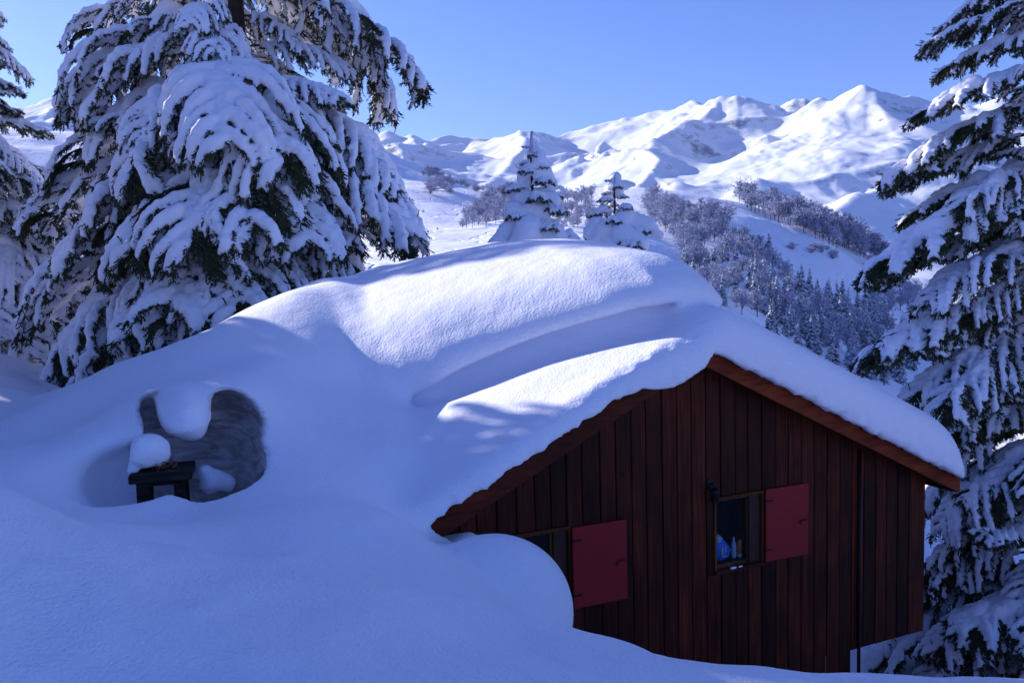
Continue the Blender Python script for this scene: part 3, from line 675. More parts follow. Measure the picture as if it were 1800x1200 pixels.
RIDGES = [   # (px, py, distance), slope of the flanks
    ([(1180, 188, 6500), (1198, 184, 6400), (1215, 178, 6300), (1240, 192, 6000), (1262, 178, 5700), (1275, 170, 5650), (1298, 167, 5600), (1312, 178, 5600), (1345, 196, 5700), (1380, 202, 5600), (1420, 200, 5400), (1440, 184, 5200), (1470, 179, 5100), (1500, 160, 4850), (1520, 150, 4800), (1532, 158, 4800), (1560, 163, 4800), (1600, 172, 4900), (1640, 180, 4900), (1700, 186, 5000), (1760, 172, 5000), (1900, 200, 5000), (2300, 250, 5000)], 0.62),
    ([(1325, 186, 7600), (1340, 180, 7600), (1360, 183, 7600), (1375, 186, 7600), (1398, 173, 7500), (1415, 171, 7500), (1440, 182, 7500), (1480, 200, 7500)], 1.3),
    ([(1275, 170, 5650), (1240, 195, 5200), (1195, 216, 4850), (1165, 232, 4600), (1148, 240, 4450), (1143, 262, 4200), (1160, 288, 3950), (1145, 306, 3750), (1122, 322, 3500)], 0.75),
    ([(1148, 240, 4450), (1110, 252, 4700), (1060, 258, 4900), (1035, 272, 4900), (1020, 290, 4700)], 0.55),
    ([(560, 262, 7000), (655, 243, 7000), (668, 236, 7000), (692, 232, 7000), (705, 236, 7000), (722, 232, 7000), (745, 240, 7100), (790, 240, 7300), (860, 245, 7300)], 0.6),
    ([(722, 232, 7000), (730, 250, 6500), (740, 275, 6000)], 0.7),
    ([(840, 252, 6600), (880, 240, 6200), (912, 227, 6000), (935, 236, 6100), (965, 238, 6300), (1000, 228, 6500), (1042, 217, 6500), (1100, 203, 6500), (1140, 192, 6500), (1180, 188, 6500)], 0.6),
    ([(912, 227, 6000), (925, 250, 5400), (905, 275, 4950), (870, 305, 4500), (846, 330, 4100)], 0.62),
    ([(1520, 150, 4800), (1475, 200, 4500), (1420, 262, 4100), (1365, 300, 3600), (1320, 335, 3100)], 0.42),
    ([(1532, 158, 4800), (1560, 210, 4300), (1600, 262, 3900), (1560, 318, 3400), (1510, 345, 3000), (1470, 368, 2700)], 0.5),
    ([(1700, 186, 5000), (1690, 260, 4300), (1660, 340, 3500), (1610, 400, 2900), (1590, 440, 2600)], 0.55),
    ([(1290, 300, 3700), (1250, 312, 3500), (1200, 322, 3300)], 0.5),
    ([(1298, 167, 5600), (1330, 215, 5200), (1350, 250, 4700), (1330, 290, 4200)], 0.42),
    ([(-60, 232, 7000), (30, 190, 7000), (70, 180, 7000), (110, 168, 6900), (125, 164, 6900), (142, 172, 6900), (165, 184, 7000), (240, 215, 7000), (330, 240, 7000)], 0.5),
    ([(125, 164, 6900), (95, 195, 6300), (60, 212, 5600), (40, 220, 5000)], 0.45),
    ([(165, 205, 5200), (110, 212, 4800), (60, 218, 4400), (30, 222, 4000)], 0.35),
]
TH = np.arctan((np.arange(-700, 2501, 3.4) - 900) / FPX)
RR = np.unique(np.r_[np.geomspace(11, 1300, 230), np.geomspace(1300, 2400, 40), np.geomspace(2400, 7800, 290), np.geomspace(7800, 9600, 14)])
def build_terrain():
    pxs = 900 + FPX * np.tan(TH)
    lr = np.log([r for r, _ in RINGS])
    tab = np.stack([el(pxs, np.interp(pxs, PXK, np.array(p, float))) for _, p in RINGS])
    # smooth each ring a little along the azimuth
    ker = np.hanning(41); ker /= ker.sum()
    tab = np.stack([np.convolve(np.pad(t, 20, mode='edge'), ker, 'valid') for t in tab])
    hz = tab * np.exp(lr)[:, None]                      # heights at the rings
    LRR = np.log(RR)
    # monotone-ish interpolation of the height between rings (linear, then smoothed)
    Z = np.stack([np.interp(RR, np.exp(lr), hz[:, i]) for i in range(hz.shape[1])], 1)
    k2 = np.hanning(13); k2 /= k2.sum()
    Zp = np.pad(Z, ((6, 6), (0, 0)), mode='edge')
    Z = sum(k2[j] * Zp[j:j + len(RR)] for j in range(13))
    T, R = np.meshgrid(TH, RR)
    X, Y = R * np.sin(T), R * np.cos(T)
    base = Z.copy()
    # fractal relief of the high mountains
    far = sstep(2300, 3600, R)
    wx = 150 * fbm2(X / 900, Y / 900, 3, 60); wy = 150 * fbm2(X / 900 + 40, Y / 900, 3, 63)
    rg = ridged2((X + wx) / 1250, (Y + wy) / 1250, 6, 20, 0.52) - 0.9
    Z += far * (95 * rg)
    for pts, s in RIDGES:
        Q = np.array([P(px, py, 1.0) / np.hypot(*P(px, py, 1.0)[:2]) * r for px, py, r in pts])
        for a, b in zip(Q[:-1], Q[1:]):
            d = b - a; dd = d[0] ** 2 + d[1] ** 2
            lo = np.minimum(a, b)[:2] - 1900; hi = np.maximum(a, b)[:2] + 1900
            m = (X > lo[0]) & (X < hi[0]) & (Y > lo[1]) & (Y < hi[1])
            x, y = X[m], Y[m]
            t = np.clip(((x - a[0]) * d[0] + (y - a[1]) * d[1]) / dd, 0, 1)
            dist = np.hypot(x - a[0] - t * d[0], y - a[1] - t * d[1])
            wob = 1 + 0.28 * rg[m]
            h = a[2] + t * d[2] - s * (np.sqrt(dist ** 2 + 12 ** 2) - 12) * wob + 10 * np.minimum(dist / 150, 1) * rg[m]
            zz = Z[m]; kk = 25.0
            Z[m] = smax(zz, h, kk) - 0
    Z += far * 26 * (ridged2((X + wx) / 420, (Y + wy) / 420, 4, 71) - 0.8)
    Z += far * 11 * fbm2((X + wx) / 160, (Y + wy) / 160, 4, 31) * sstep(0, 1, 1)
    # rolling relief of the near slopes
    mid = sstep(35, 120, R) * (1 - sstep(1800, 2600, R))
    Z += mid * (R / 500) ** 0.6 * 4.5 * fbm2(X / 110, Y / 110, 4, 45)
    nearn = sstep(14, 25, R) * (1 - sstep(100, 200, R))
    Z += nearn * 0.25 * fbm2(X / 5, Y / 5, 3, 50)
    return X, Y, Z
TX, TY, TZ = build_terrain()
def hill_mat(name, scale=1.0):
    m, nt, b = new_mat(name); lk = nt.links.new
    ge = N(nt, 'ShaderNodeNewGeometry'); sx = N(nt, 'ShaderNodeSeparateXYZ'); lk(ge.outputs['Normal'], sx.inputs[0])
    tc = N(nt, 'ShaderNodeTexCoord')
    n1 = N(nt, 'ShaderNodeTexNoise'); n1.inputs['Scale'].default_value = 0.018 * scale; n1.inputs['Detail'].default_value = 8; n1.inputs['Roughness'].default_value = 0.68
    lk(tc.outputs['Object'], n1.inputs['Vector'])
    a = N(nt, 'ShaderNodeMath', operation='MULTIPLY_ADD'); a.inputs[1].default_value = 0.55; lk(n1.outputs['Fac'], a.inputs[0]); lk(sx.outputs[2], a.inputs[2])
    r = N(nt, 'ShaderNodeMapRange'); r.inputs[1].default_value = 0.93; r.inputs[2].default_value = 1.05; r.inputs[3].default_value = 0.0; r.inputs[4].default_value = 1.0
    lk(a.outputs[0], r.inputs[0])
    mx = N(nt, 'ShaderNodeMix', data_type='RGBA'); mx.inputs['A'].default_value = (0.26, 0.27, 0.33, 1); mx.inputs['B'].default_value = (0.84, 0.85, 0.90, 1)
    lk(r.outputs[0], mx.inputs['Factor']); lk(mx.outputs['Result'], b.inputs['Base Color'])
    n2 = N(nt, 'ShaderNodeTexNoise'); n2.inputs['Scale'].default_value = 0.03 * scale; n2.inputs['Detail'].default_value = 9; n2.inputs['Roughness'].default_value = 0.6; lk(tc.outputs['Object'], n2.inputs['Vector'])
    bp = N(nt, 'ShaderNodeBump'); bp.inputs['Strength'].default_value = 0.4; bp.inputs['Distance'].default_value = 4.0 / scale; lk(n2.outputs['Fac'], bp.inputs['Height']); lk(bp.outputs[0], b.inputs['Normal'])
    b.inputs['Roughness'].default_value = 0.8; b.inputs['Specular IOR Level'].default_value = 0.15
    return m
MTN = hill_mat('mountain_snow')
def slope_mat():
    m = snow_mat('slope_snow', grain=1.2, bump=0.35, dist=0.35, lump=0.05, lumpd=1.5)
    nt = m.node_tree; lk = nt.links.new; b = nt.nodes['Principled BSDF']; old = b.inputs['Normal'].links[0].from_socket
    tc = N(nt, 'ShaderNodeTexCoord'); dn = N(nt, 'ShaderNodeTexNoise'); dn.inputs['Scale'].default_value = 0.02; dn.inputs['Detail'].default_value = 3
    lk(tc.outputs['Object'], dn.inputs['Vector']); sc_ = N(nt, 'ShaderNodeVectorMath', operation='SCALE'); sc_.inputs['Scale'].default_value = 60.0; lk(dn.outputs['Color'], sc_.inputs[0])
    ad = N(nt, 'ShaderNodeVectorMath', operation='ADD'); lk(tc.outputs['Object'], ad.inputs[0]); lk(sc_.outputs[0], ad.inputs[1])
    vo = N(nt, 'ShaderNodeTexVoronoi', feature='DISTANCE_TO_EDGE'); vo.inputs['Scale'].default_value = 0.045; lk(ad.outputs[0], vo.inputs['Vector'])
    mr = N(nt, 'ShaderNodeMapRange'); mr.inputs[1].default_value = 0.0; mr.inputs[2].default_value = 0.04; lk(vo.outputs['Distance'], mr.inputs[0])
    bp = N(nt, 'ShaderNodeBump'); bp.inputs['Strength'].default_value = 0.6; bp.inputs['Distance'].default_value = 0.5; lk(mr.outputs[0], bp.inputs['Height']); lk(old, bp.inputs['Normal']); lk(bp.outputs[0], b.inputs['Normal'])
    return m
SLOPE = slope_mat()
def terrain_obj(name, i0, i1, mat):
    X, Y, Z = TX[i0:i1], TY[i0:i1], TZ[i0:i1]
    idx = np.arange(X.size).reshape(X.shape)
    fc = np.stack([idx[:-1, :-1], idx[:-1, 1:], idx[1:, 1:], idx[1:, :-1]], -1).reshape(-1, 4)
    o = mobj(name, mesh_from(name, np.stack([X, Y, Z], -1).reshape(-1, 3), fc, mat)); tag(o, kind='structure'); return o
iS = int(np.searchsorted(RR, 1900))
terrain_obj('hills', 0, iS + 1, SLOPE)
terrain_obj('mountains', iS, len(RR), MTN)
# apparent height (pixel row) of the terrain, used to stand trees on it
ELV = TZ / np.hypot(TX, TY)
def stand(px, py, rmin=60, rmax=2300):
    """first point of the terrain met by the view ray"""
    q = ray(px, py); t = atan2(q[0], q[1]); j = int(np.clip(np.searchsorted(TH, t), 0, len(TH) - 1))
    s = q[2] / np.hypot(q[0], q[1])
    i0, i1 = np.searchsorted(RR, rmin), np.searchsorted(RR, rmax)
    k = np.argmax(ELV[i0:i1, j] >= s)
    if ELV[i0 + k, j] < s: return None
    return np.array([TX[i0 + k, j], TY[i0 + k, j], TZ[i0 + k, j]]), RR[i0 + k]
print('terrain', time.time() - T0)

# ------------------------------------------------------------------ the air
hz = bpy.data.materials.new('haze_air'); hz.use_nodes = True; hn = hz.node_tree; hn.nodes.clear()
ho = hn.nodes.new('ShaderNodeOutputMaterial'); hv_ = hn.nodes.new('ShaderNodeVolumePrincipled')
hv_.inputs['Color'].default_value = (0.75, 0.85, 1.0, 1); hv_.inputs['Density'].default_value = HAZE; hv_.inputs['Anisotropy'].default_value = 0.3
hn.links.new(hv_.outputs[0], ho.inputs['Volume'])
zt, zb_ = float(TZ.max()) + 60, float(TZ.min()) - 30
bm = bmesh.new(); bm_box(bm, -9500, 12000, -60, 10500, zb_, zt)
if HAZE > 0:
    ho_ = bm_obj('haze', bm, hz, None); tag(ho_, kind='stuff')
# ------------------------------------------------------------------ firs heavy with snow
def needle_mat(name, c1, c2, frost=0.0):
    m, nt, b = new_mat(name); lk = nt.links.new
    tc = N(nt, 'ShaderNodeTexCoord'); n = N(nt, 'ShaderNodeTexNoise'); n.inputs['Scale'].default_value = 5.0; n.inputs['Detail'].default_value = 3; lk(tc.outputs['Object'], n.inputs['Vector'])
    mx = N(nt, 'ShaderNodeMix', data_type='RGBA'); mx.inputs['A'].default_value = (*c1, 1); mx.inputs['B'].default_value = (*c2, 1)
    r = N(nt, 'ShaderNodeMapRange'); r.inputs[1].default_value = 0.35; r.inputs[2].default_value = 0.65; lk(n.outputs['Fac'], r.inputs[0]); lk(r.outputs[0], mx.inputs['Factor']); lk(mx.outputs['Result'], b.inputs['Base Color'])
    b.inputs['Roughness'].default_value = 0.6; b.inputs['Specular IOR Level'].default_value = 0.25
    return m
NEEDLE = needle_mat('fir_needles', (0.035, 0.050, 0.024), (0.070, 0.080, 0.038))
BARK = plain('bark', (0.055, 0.040, 0.032), 0.9, noise=0.4)
TSNOW = snow_mat('tree_snow', grain=30, bump=0.35, dist=0.008, lump=5, lumpd=0.02)

def frond(seed, length, snow_r, droop, side_len, nb, side_drop, snow_cov=1.0, h=0.028, tip_up=0.0, twig_d=1.0, brush=1.0, bigc=0.0, segfrac=0.25):
    """one bough along +x: returns (wood+needle mesh, snow mesh)"""
    R = np.random.RandomState(seed)
    def axis(t):                       # main axis of the bough
        x = length * t * (1 - 0.12 * droop * t)
        z = 0.10 * length * math.sin(pi * min(t, 1) * 0.7) * 0.5 - droop * length * 0.55 * t ** 1.8 + tip_up * length * t ** 3
        y = 0.05 * length * math.sin(2.2 * t + seed)
        return np.array([x, y, z])
    wood = []                          # (p0, p1, r0, r1)
    twigs = []                         # (p, direction, length)
    snow = []
    nseg = 14
    for i in range(nseg):
        t0, t1 = i / nseg, (i + 1) / nseg
        wood.append((axis(t0), axis(t1), 0.012 + 0.022 * (1 - t0) * length / 3, 0.012 + 0.022 * (1 - t1) * length / 3))
        if t0 > segfrac:
            rr = snow_r * (0.85 + 0.35 * R.rand()) * (1.05 - 0.45 * t0)
            if R.rand() < snow_cov: snow.append((axis(t0) + [0, 0, rr * 0.55], axis(t1) + [0, 0, rr * 0.5], rr, rr * 0.92))
    for i in range(nb):
        t = segfrac * 0.8 + (1 - segfrac * 0.8) * (i + 0.5) / nb
        s = 1 if i % 2 else -1
        p = axis(t); tan = axis(min(t + 0.02, 1.02)) - axis(t); tan /= np.linalg.norm(tan)
        prof = (math.sin(pi * min(1, (t - segfrac * 0.8) / (1 - segfrac * 0.8) * 0.80 + 0.2)) ** 0.7)
        ln = side_len * prof * (0.75 + 0.5 * R.rand()) + 0.12
        d = np.array([0.75 + 0.3 * R.rand(), s * (0.8 + 0.3 * R.rand()), 0.10 * R.randn()]); d /= np.linalg.norm(d)
        pts = [p]; k = 6; dd = d.copy()
        for j in range(k):
            dd = dd + np.array([0, 0, -side_drop * (0.7 + 0.6 * R.rand()) * (j + 1) / k * 0.8]) + 0.05 * R.randn(3)
            dd /= np.linalg.norm(dd)
            pts.append(pts[-1] + dd * ln / k)
        cov = R.rand() < snow_cov
        base_r = snow_r * (0.55 + 0.5 * R.rand())
        for j in range(k):
            wood.append((pts[j], pts[j + 1], 0.010 * (1 - 0.1 * j), 0.009 * (1 - 0.1 * j)))
            f = (j + 0.5) / k
            rr = base_r * (1.0 - 0.60 * f) * (0.85 + 0.4 * R.rand())
            if cov and not (f > 0.9 and R.rand() < 0.5):
                dn = pts[j + 1] - pts[j]; dn /= np.linalg.norm(dn)
                up = np.array([0, 0, 1.0]) - dn * dn[2]; up = up / (np.linalg.norm(up) + 0.3)
                outw = np.array([0.25, s * 0.5, 0]) * (1 - abs(dn[2] < -0.7) * 0)
                off = (up + (outw * 0.5 if dn[2] < -0.6 else 0)) * rr * 0.65
                snow.append((pts[j] + off, pts[j + 1] + off, rr, rr * 0.86))
            # little twigs on both sides of the side branch
            for q in range(int(2 * twig_d + 0.5)):
                for ss in (-1, 1):
                    b0 = pts[j] + (pts[j + 1] - pts[j]) * R.rand()
                    dn = pts[j + 1] - pts[j]; dn = dn / np.linalg.norm(dn)
                    sd = np.cross(dn, [0, 0, 1.0]); sd /= (np.linalg.norm(sd) + 1e-6)
                    td = dn * (0.8 + 0.3 * R.rand()) + sd * ss * (0.6 + 0.4 * R.rand()) + np.array([0, 0, -0.30 - 0.45 * R.rand()])
                    td /= np.linalg.norm(td)
                    tl = (0.13 + 0.15 * R.rand()) * (1.15 - 0.4 * f)
                    twigs.append((b0, td, tl))
                    if cov and R.rand() < 0.80 * snow_cov:
                        rs = max(rr * 0.50, 0.020) * (0.7 + 0.6 * R.rand())
                        e = 0.45 + 0.4 * R.rand()
                        snow.append((b0 + td * tl * 0.05 + up * rs * 0.6, b0 + td * tl * e + up * rs * 0.3, rs, 0.013))
        dn = pts[-1] - pts[-2]; dn /= np.linalg.norm(dn)
        for q in range(3): 
            td = dn + 0.35 * R.randn(3); td /= np.linalg.norm(td); twigs.append((pts[-1], td, 0.12 + 0.06 * R.rand()))
    t = 1.0; dn = axis(1.0) - axis(0.93); dn /= np.linalg.norm(dn)
    for q in range(7):
        td = dn + 0.45 * R.randn(3); td /= np.linalg.norm(td); twigs.append((axis(0.93 + 0.07 * R.rand()), td, 0.16 + 0.08 * R.rand()))
    for q in range(int(bigc)):         # a few big cushions
        t = segfrac + (0.8 - segfrac) * R.rand(); rr = snow_r * (1.5 + 0.7 * R.rand())
        snow.append((axis(t) + [0, 0.1 * R.randn(), rr * 0.4], axis(min(t + 0.10, 1)) + [0, 0.1 * R.randn(), rr * 0.35], rr, rr * 0.85))
    # --- needle geometry: flat blades round each twig
    bl = []; 
    T0_ = np.array([a for a, b, c in twigs]); TD = np.array([b for a, b, c in twigs]); TL = np.array([c for a, b, c in twigs])
    # every side branch segment is also clothed
    nper = max(4, int(9 * brush))
    V = []; F = []
    nt_ = len(twigs)
    fr = np.random.RandomState(seed + 99)
    u = np.tile((np.arange(nper) + 0.5) / nper, (nt_, 1)) + 0.04 * fr.randn(nt_, nper)
    base = T0_[:, None, :] + TD[:, None, :] * (TL[:, None] * u)[:, :, None]
    sd = np.cross(TD, fr.randn(nt_, 3)); sd /= np.linalg.norm(sd, axis=1)[:, None]; s2 = np.cross(TD, sd)
    ph = fr.rand(nt_, nper) * 2 * pi
    rad = sd[:, None, :] * np.cos(ph)[:, :, None] + s2[:, None, :] * np.sin(ph)[:, :, None]
    dirn = TD[:, None, :] * 0.75 + rad * 0.75
    nl = 0.042 * (0.8 + 0.4 * fr.rand(nt_, nper))[:, :, None]
    wv_ = np.cross(dirn, TD[:, None, :] + 0.3); wv_ /= (np.linalg.norm(wv_, axis=2)[:, :, None] + 1e-6)
    wv_ *= 0.0095
    a = base - wv_; b = base + wv_; c = base + dirn * nl + wv_ * 0.5; d_ = base + dirn * nl - wv_ * 0.5
    V = np.stack([a, b, c, d_], 2).reshape(-1, 3); F = np.arange(len(V)).reshape(-1, 4); fm = np.zeros(len(F), int)
    # twig cores: thin dark ribbons
    sdn = sd * 0.010; k0 = len(V)
    tv = np.stack([T0_ - sdn, T0_ + sdn, T0_ + TD * TL[:, None] + sdn * 0.4, T0_ + TD * TL[:, None] - sdn * 0.4], 1).reshape(-1, 3)
    s2n = s2 * 0.010
    tv2 = np.stack([T0_ - s2n, T0_ + s2n, T0_ + TD * TL[:, None] + s2n * 0.4, T0_ + TD * TL[:, None] - s2n * 0.4], 1).reshape(-1, 3)
    V = np.concatenate([V, tv, tv2]); nf = (len(tv) + len(tv2)) // 4
    F = np.concatenate([F, k0 + np.arange(nf * 4).reshape(-1, 4)]); fm = np.r_[fm, np.zeros(nf, int)]
    # wood: 4-sided prisms
    wvs = []; wf = []; k0 = len(V)
    for i, (p0, p1, r0, r1) in enumerate(wood):
        dn = (p1 - p0) / (np.linalg.norm(p1 - p0) + 1e-9); s_ = np.cross(dn, [0.1, 0.2, 1.0]); s_ /= np.linalg.norm(s_); q_ = np.cross(dn, s_)
        for (pp, r) in ((p0, r0), (p1, r1)):
            for an in range(4): wvs.append(pp + r * (s_ * cos(an * pi / 2) + q_ * sin(an * pi / 2)))
        o = k0 + i * 8
        for an in range(4): wf.append((o + an, o + (an + 1) % 4, o + 4 + (an + 1) % 4, o + 4 + an))
    V = np.concatenate([V, np.array(wvs)]); F = np.concatenate([F, np.array(wf)]); fm = np.r_[fm, np.ones(len(wf), int)]
    mb = mesh_from('bough', V, F, [NEEDLE, BARK], smooth=False, fmat=fm)
    ms = blob_mesh('bough_snow', snow, h, TSNOW, noise_amp=0.016, noise_f=15, k=snow_r * 0.45)
    return mb, ms, length, axis(1.0)

# heavy boughs (left tree), medium, light (right tree), small ones
HEAVY = [frond(11 + i, 3.0, 0.078 + 0.014 * (i % 3), 0.45 + 0.22 * (i % 3), 1.0 + 0.2 * (i % 2), 17, 0.55 + 0.15 * (i % 2), h=0.027, bigc=1 + i % 2, twig_d=2.0, snow_cov=0.93) for i in range(7)]
LIGHT = [frond(31 + i, 2.6, 0.067 + 0.011 * (i % 3), 0.12 + 0.18 * (i % 3), 0.62, 18, 0.28, snow_cov=0.85, h=0.023, twig_d=3.0, brush=1.2, bigc=(i % 2) * 2) for i in range(5)]
SMALL = [frond(51 + i, 1.0, 0.075, 0.40, 0.30, 9, 0.35, h=0.024, twig_d=1.0, segfrac=0.1, bigc=1) for i in range(3)]
print('fronds', time.time() - T0, [len(f[1].vertices) for f in HEAVY + LIGHT + SMALL], [len(f[0].polygons) for f in HEAVY + LIGHT + SMALL])

def fir(name, base, height, r0, boughs, label, group=None, lean=(0, 0), trunk_snow=True):
    """boughs: (height on the trunk, azimuth, pitch, scale, set, index)"""
    root = empty(name, tuple(base)); tag(root, label, 'fir tree', group)
    bm = bmesh.new()
    n = 16; pts = [(lean[0] * t + 0.03 * sin(5 * t), lean[1] * t, height * t) for t in [i / n for i in range(n + 1)]]
    tube(bm, pts, [r0 * (1 - 0.93 * i / n) + 0.01 for i in range(n + 1)], 12)
    for v in bm.verts: v.co += Vector((random.uniform(-1, 1), random.uniform(-1, 1), 0)) * r0 * 0.05
    bm_obj('trunk', bm, BARK, root, True)
    for (z, az, pitch, s, st, k) in boughs:
        f = st[k % len(st)]
        t = z / height
        o = bpy.data.objects.new('bough', f[0]); link(o, root)
        o.location = (lean[0] * t, lean[1] * t, z); o.rotation_euler = (random.uniform(-0.15, 0.15), -pitch, az)
        o.scale = (s, s, s * random.uniform(0.9, 1.1))
        c = bpy.data.objects.new('snow_load', f[1]); link(c, o)
    return root
def aim(base, z, tip, st, k):
    """azimuth, pitch and scale that bring the tip of a bough to a given place"""
    d = np.asarray(tip) - (np.asarray(base) + [0, 0, z]); hor = math.hypot(d[0], d[1])
    f = st[k % len(st)]; ax = f[3]
    L0 = math.hypot(ax[0], ax[2]); Ld = math.hypot(hor, d[2])
    pitch = atan2(d[2], hor) - atan2(ax[2], ax[0])
    return (z, atan2(d[1], d[0]) - atan2(ax[1], ax[0]) , pitch, Ld / L0, st, k)
random.seed(12)
# --- the big fir on the left
DB = 24.0; KS = DB / 15.5
bb = P(446, 640, DB); bb = np.array([bb[0], bb[1], bb[2] - 1.4]); ZB = bb[2]
def tz(py, d=DB, px=428): return P(px, py, d)[2] - ZB
key = []
def kb(py_trunk, px, py, dd, st=HEAVY, k=0):
    tip = P(px, py, DB + dd * KS); key.append(aim(bb, tz(py_trunk), tip, st, k))
#   trunk row, tip pixel, depth offset
for a in [(-60, 735, 150, -0.3, 0), (-80, 690, 175, 0.9, 1), (-40, 600, 130, 1.3, 2), (20, 130, 190, -0.2, 1), (-30, 150, 60, 0.7, 0), (60, 160, 200, -1.0, 2),
          (95, 215, 330, -2.4, 0), (100, 380, 270, -3.4, 1), (130, 480, 300, -3.2, 3), (140, 560, 330, -2.2, 4), (110, 640, 270, 0.4, 0), (150, 690, 330, -0.6, 1),
          (190, 733, 400, -0.3, 3), (230, 705, 425, -1.2, 2), (150, 105, 330, 0.3, 4), (230, 85, 400, 0.4, 0), (250, 120, 480, -1.3, 2), (270, 215, 450, -3.0, 3),
          (250, 330, 440, -3.6, 0), (265, 420, 420, -3.5, 4), (280, 520, 440, -2.8, 1), (330, 620, 500, -0.8, 2), (380, 85, 560, 0.2, 1), (400, 100, 620, -1.2, 3), (430, 130, 680, -1.6, 0),
          (420, 210, 600, -2.8, 1), (400, 300, 560, -3.3, 2), (400, 400, 560, -3.2, 3), (420, 500, 540, -2.4, 4), (430, 590, 520, -1.0, 0), (520, 120, 705, -0.6, 2), (500, 88, 695, -0.2, 1), (540, 160, 715, -1.0, 3), (540, 100, 720, 0.3, 0), (520, 200, 690, -1.6, 4)]:
    kb(a[0], a[1], a[2], a[3], k=a[4])
b = list(key)
H = 15.0 * KS
z = 0.5
i = 0
while z < H - 1.0:
    f = z / H
    reach = (3.25 * (1 - f) ** 0.8 + 0.3) * KS
    nwh = 5
    a0 = random.uniform(0, 6.28)
    for q in range(nwh):
        az = a0 + q * 2 * pi / nwh + random.uniform(-0.25, 0.25)
        s = reach / 2.75 * random.uniform(0.6, 0.95)
        b.append((z + random.uniform(-0.2, 0.2), az, random.uniform(-0.25, 0.10) + 0.15 * f, s, HEAVY, i)); i += 1
    z += 0.62 * KS
fir('fir_tree', bb, H, 0.24 * KS, b, 'huge fir with thick drooping snow-laden boughs standing behind the drift left of the cabin')
print('fir1', len(b))
# --- fir cut by the left edge
b2 = P(-58, 560, 26.0); b2 = np.array([b2[0], b2[1], b2[2] - 1.2])
b = []; z = 0.4; H = 14.7
while z < H - 0.2:
    f = z / H; reach = 3.8 * (1 - f) ** 0.7 + 0.35; a0 = random.uniform(0, 6.28)
    for q in range(7 if f < 0.8 else 5):
        b.append((z + random.uniform(-0.15, 0.15), a0 + q * 2 * pi / 7 + random.uniform(-0.2, 0.2), random.uniform(-0.35, 0.0), reach / 2.75 * random.uniform(0.8, 1.05), HEAVY if q % 3 else LIGHT, i)); i += 1
    z += 0.76
fir('fir_tree', b2, H, 0.26, b, 'snowy fir cut off by the left edge of the photo, beside the huge fir')
# --- tall fir at the right, beyond the cabin corner, less snow on its outer twigs
b3 = P(1835, 1230, 14.5); b3 = np.array([b3[0], b3[1], b3[2] - 2.6])
key = []
def kr(py_trunk, px, py, dd, st, k):
    zz = P(1835, py_trunk, 14.5)[2] - b3[2]; key.append(aim(b3, zz, P(px, py, 14.5 + dd), st, k))
for a in [(-40, 1650, 60, 0.2, LIGHT, 0), (20, 1625, 85, -0.2, LIGHT, 0), (70, 1650, 128, -0.4, LIGHT, 3), (130, 1608, 212, -0.5, LIGHT, 1), (190, 1560, 310, -0.4, LIGHT, 4), (235, 1575, 320, 0.4, LIGHT, 0), (280, 1590, 385, 0.2, LIGHT, 3),
          (330, 1528, 480, -0.6, LIGHT, 1), (390, 1560, 500, 0.5, LIGHT, 2), (300, 1680, 370, -1.2, HEAVY, 0), (440, 1620, 540, -1.0, HEAVY, 1), (500, 1520, 635, -0.2, LIGHT, 1), (520, 1560, 610, -0.9, LIGHT, 4), (560, 1600, 700, -0.6, HEAVY, 3), (600, 1640, 720, -1.3, HEAVY, 0),
          (640, 1640, 800, 0.6, LIGHT, 2), (700, 1640, 880, 0.4, HEAVY, 2), (760, 1650, 940, -0.4, HEAVY, 1), (840, 1630, 1000, 0.8, LIGHT, 0), (900, 1620, 1060, 0.5, HEAVY, 4), (980, 1560, 1130, 0.8, HEAVY, 0), (1000, 1640, 1150, -0.6, HEAVY, 3), (1050, 1500, 1170, 1.0, LIGHT, 1)]:
    kr(*a)
b = list(key); H = 15.6; z = 0.6
while z < H - 0.6:
    f = z / H; reach = 2.9 * (1 - f) ** 0.6 + 0.3; a0 = random.uniform(0, 6.28)
    for q in range(7):
        st = LIGHT if (q + int(z * 3)) % 3 else HEAVY
        b.append((z + random.uniform(-0.2, 0.2), a0 + q * 2 * pi / 7 + random.uniform(-0.25, 0.25), random.uniform(-0.30, 0.05), reach / 2.7 * random.uniform(0.65, 0.95), st, i)); i += 1
    z += 0.52
fir('fir_tree', b3, H, 0.22, b, 'tall sunlit fir at the right edge behind the cabin corner, with long snow-dusted boughs')
print('trees', time.time() - T0)

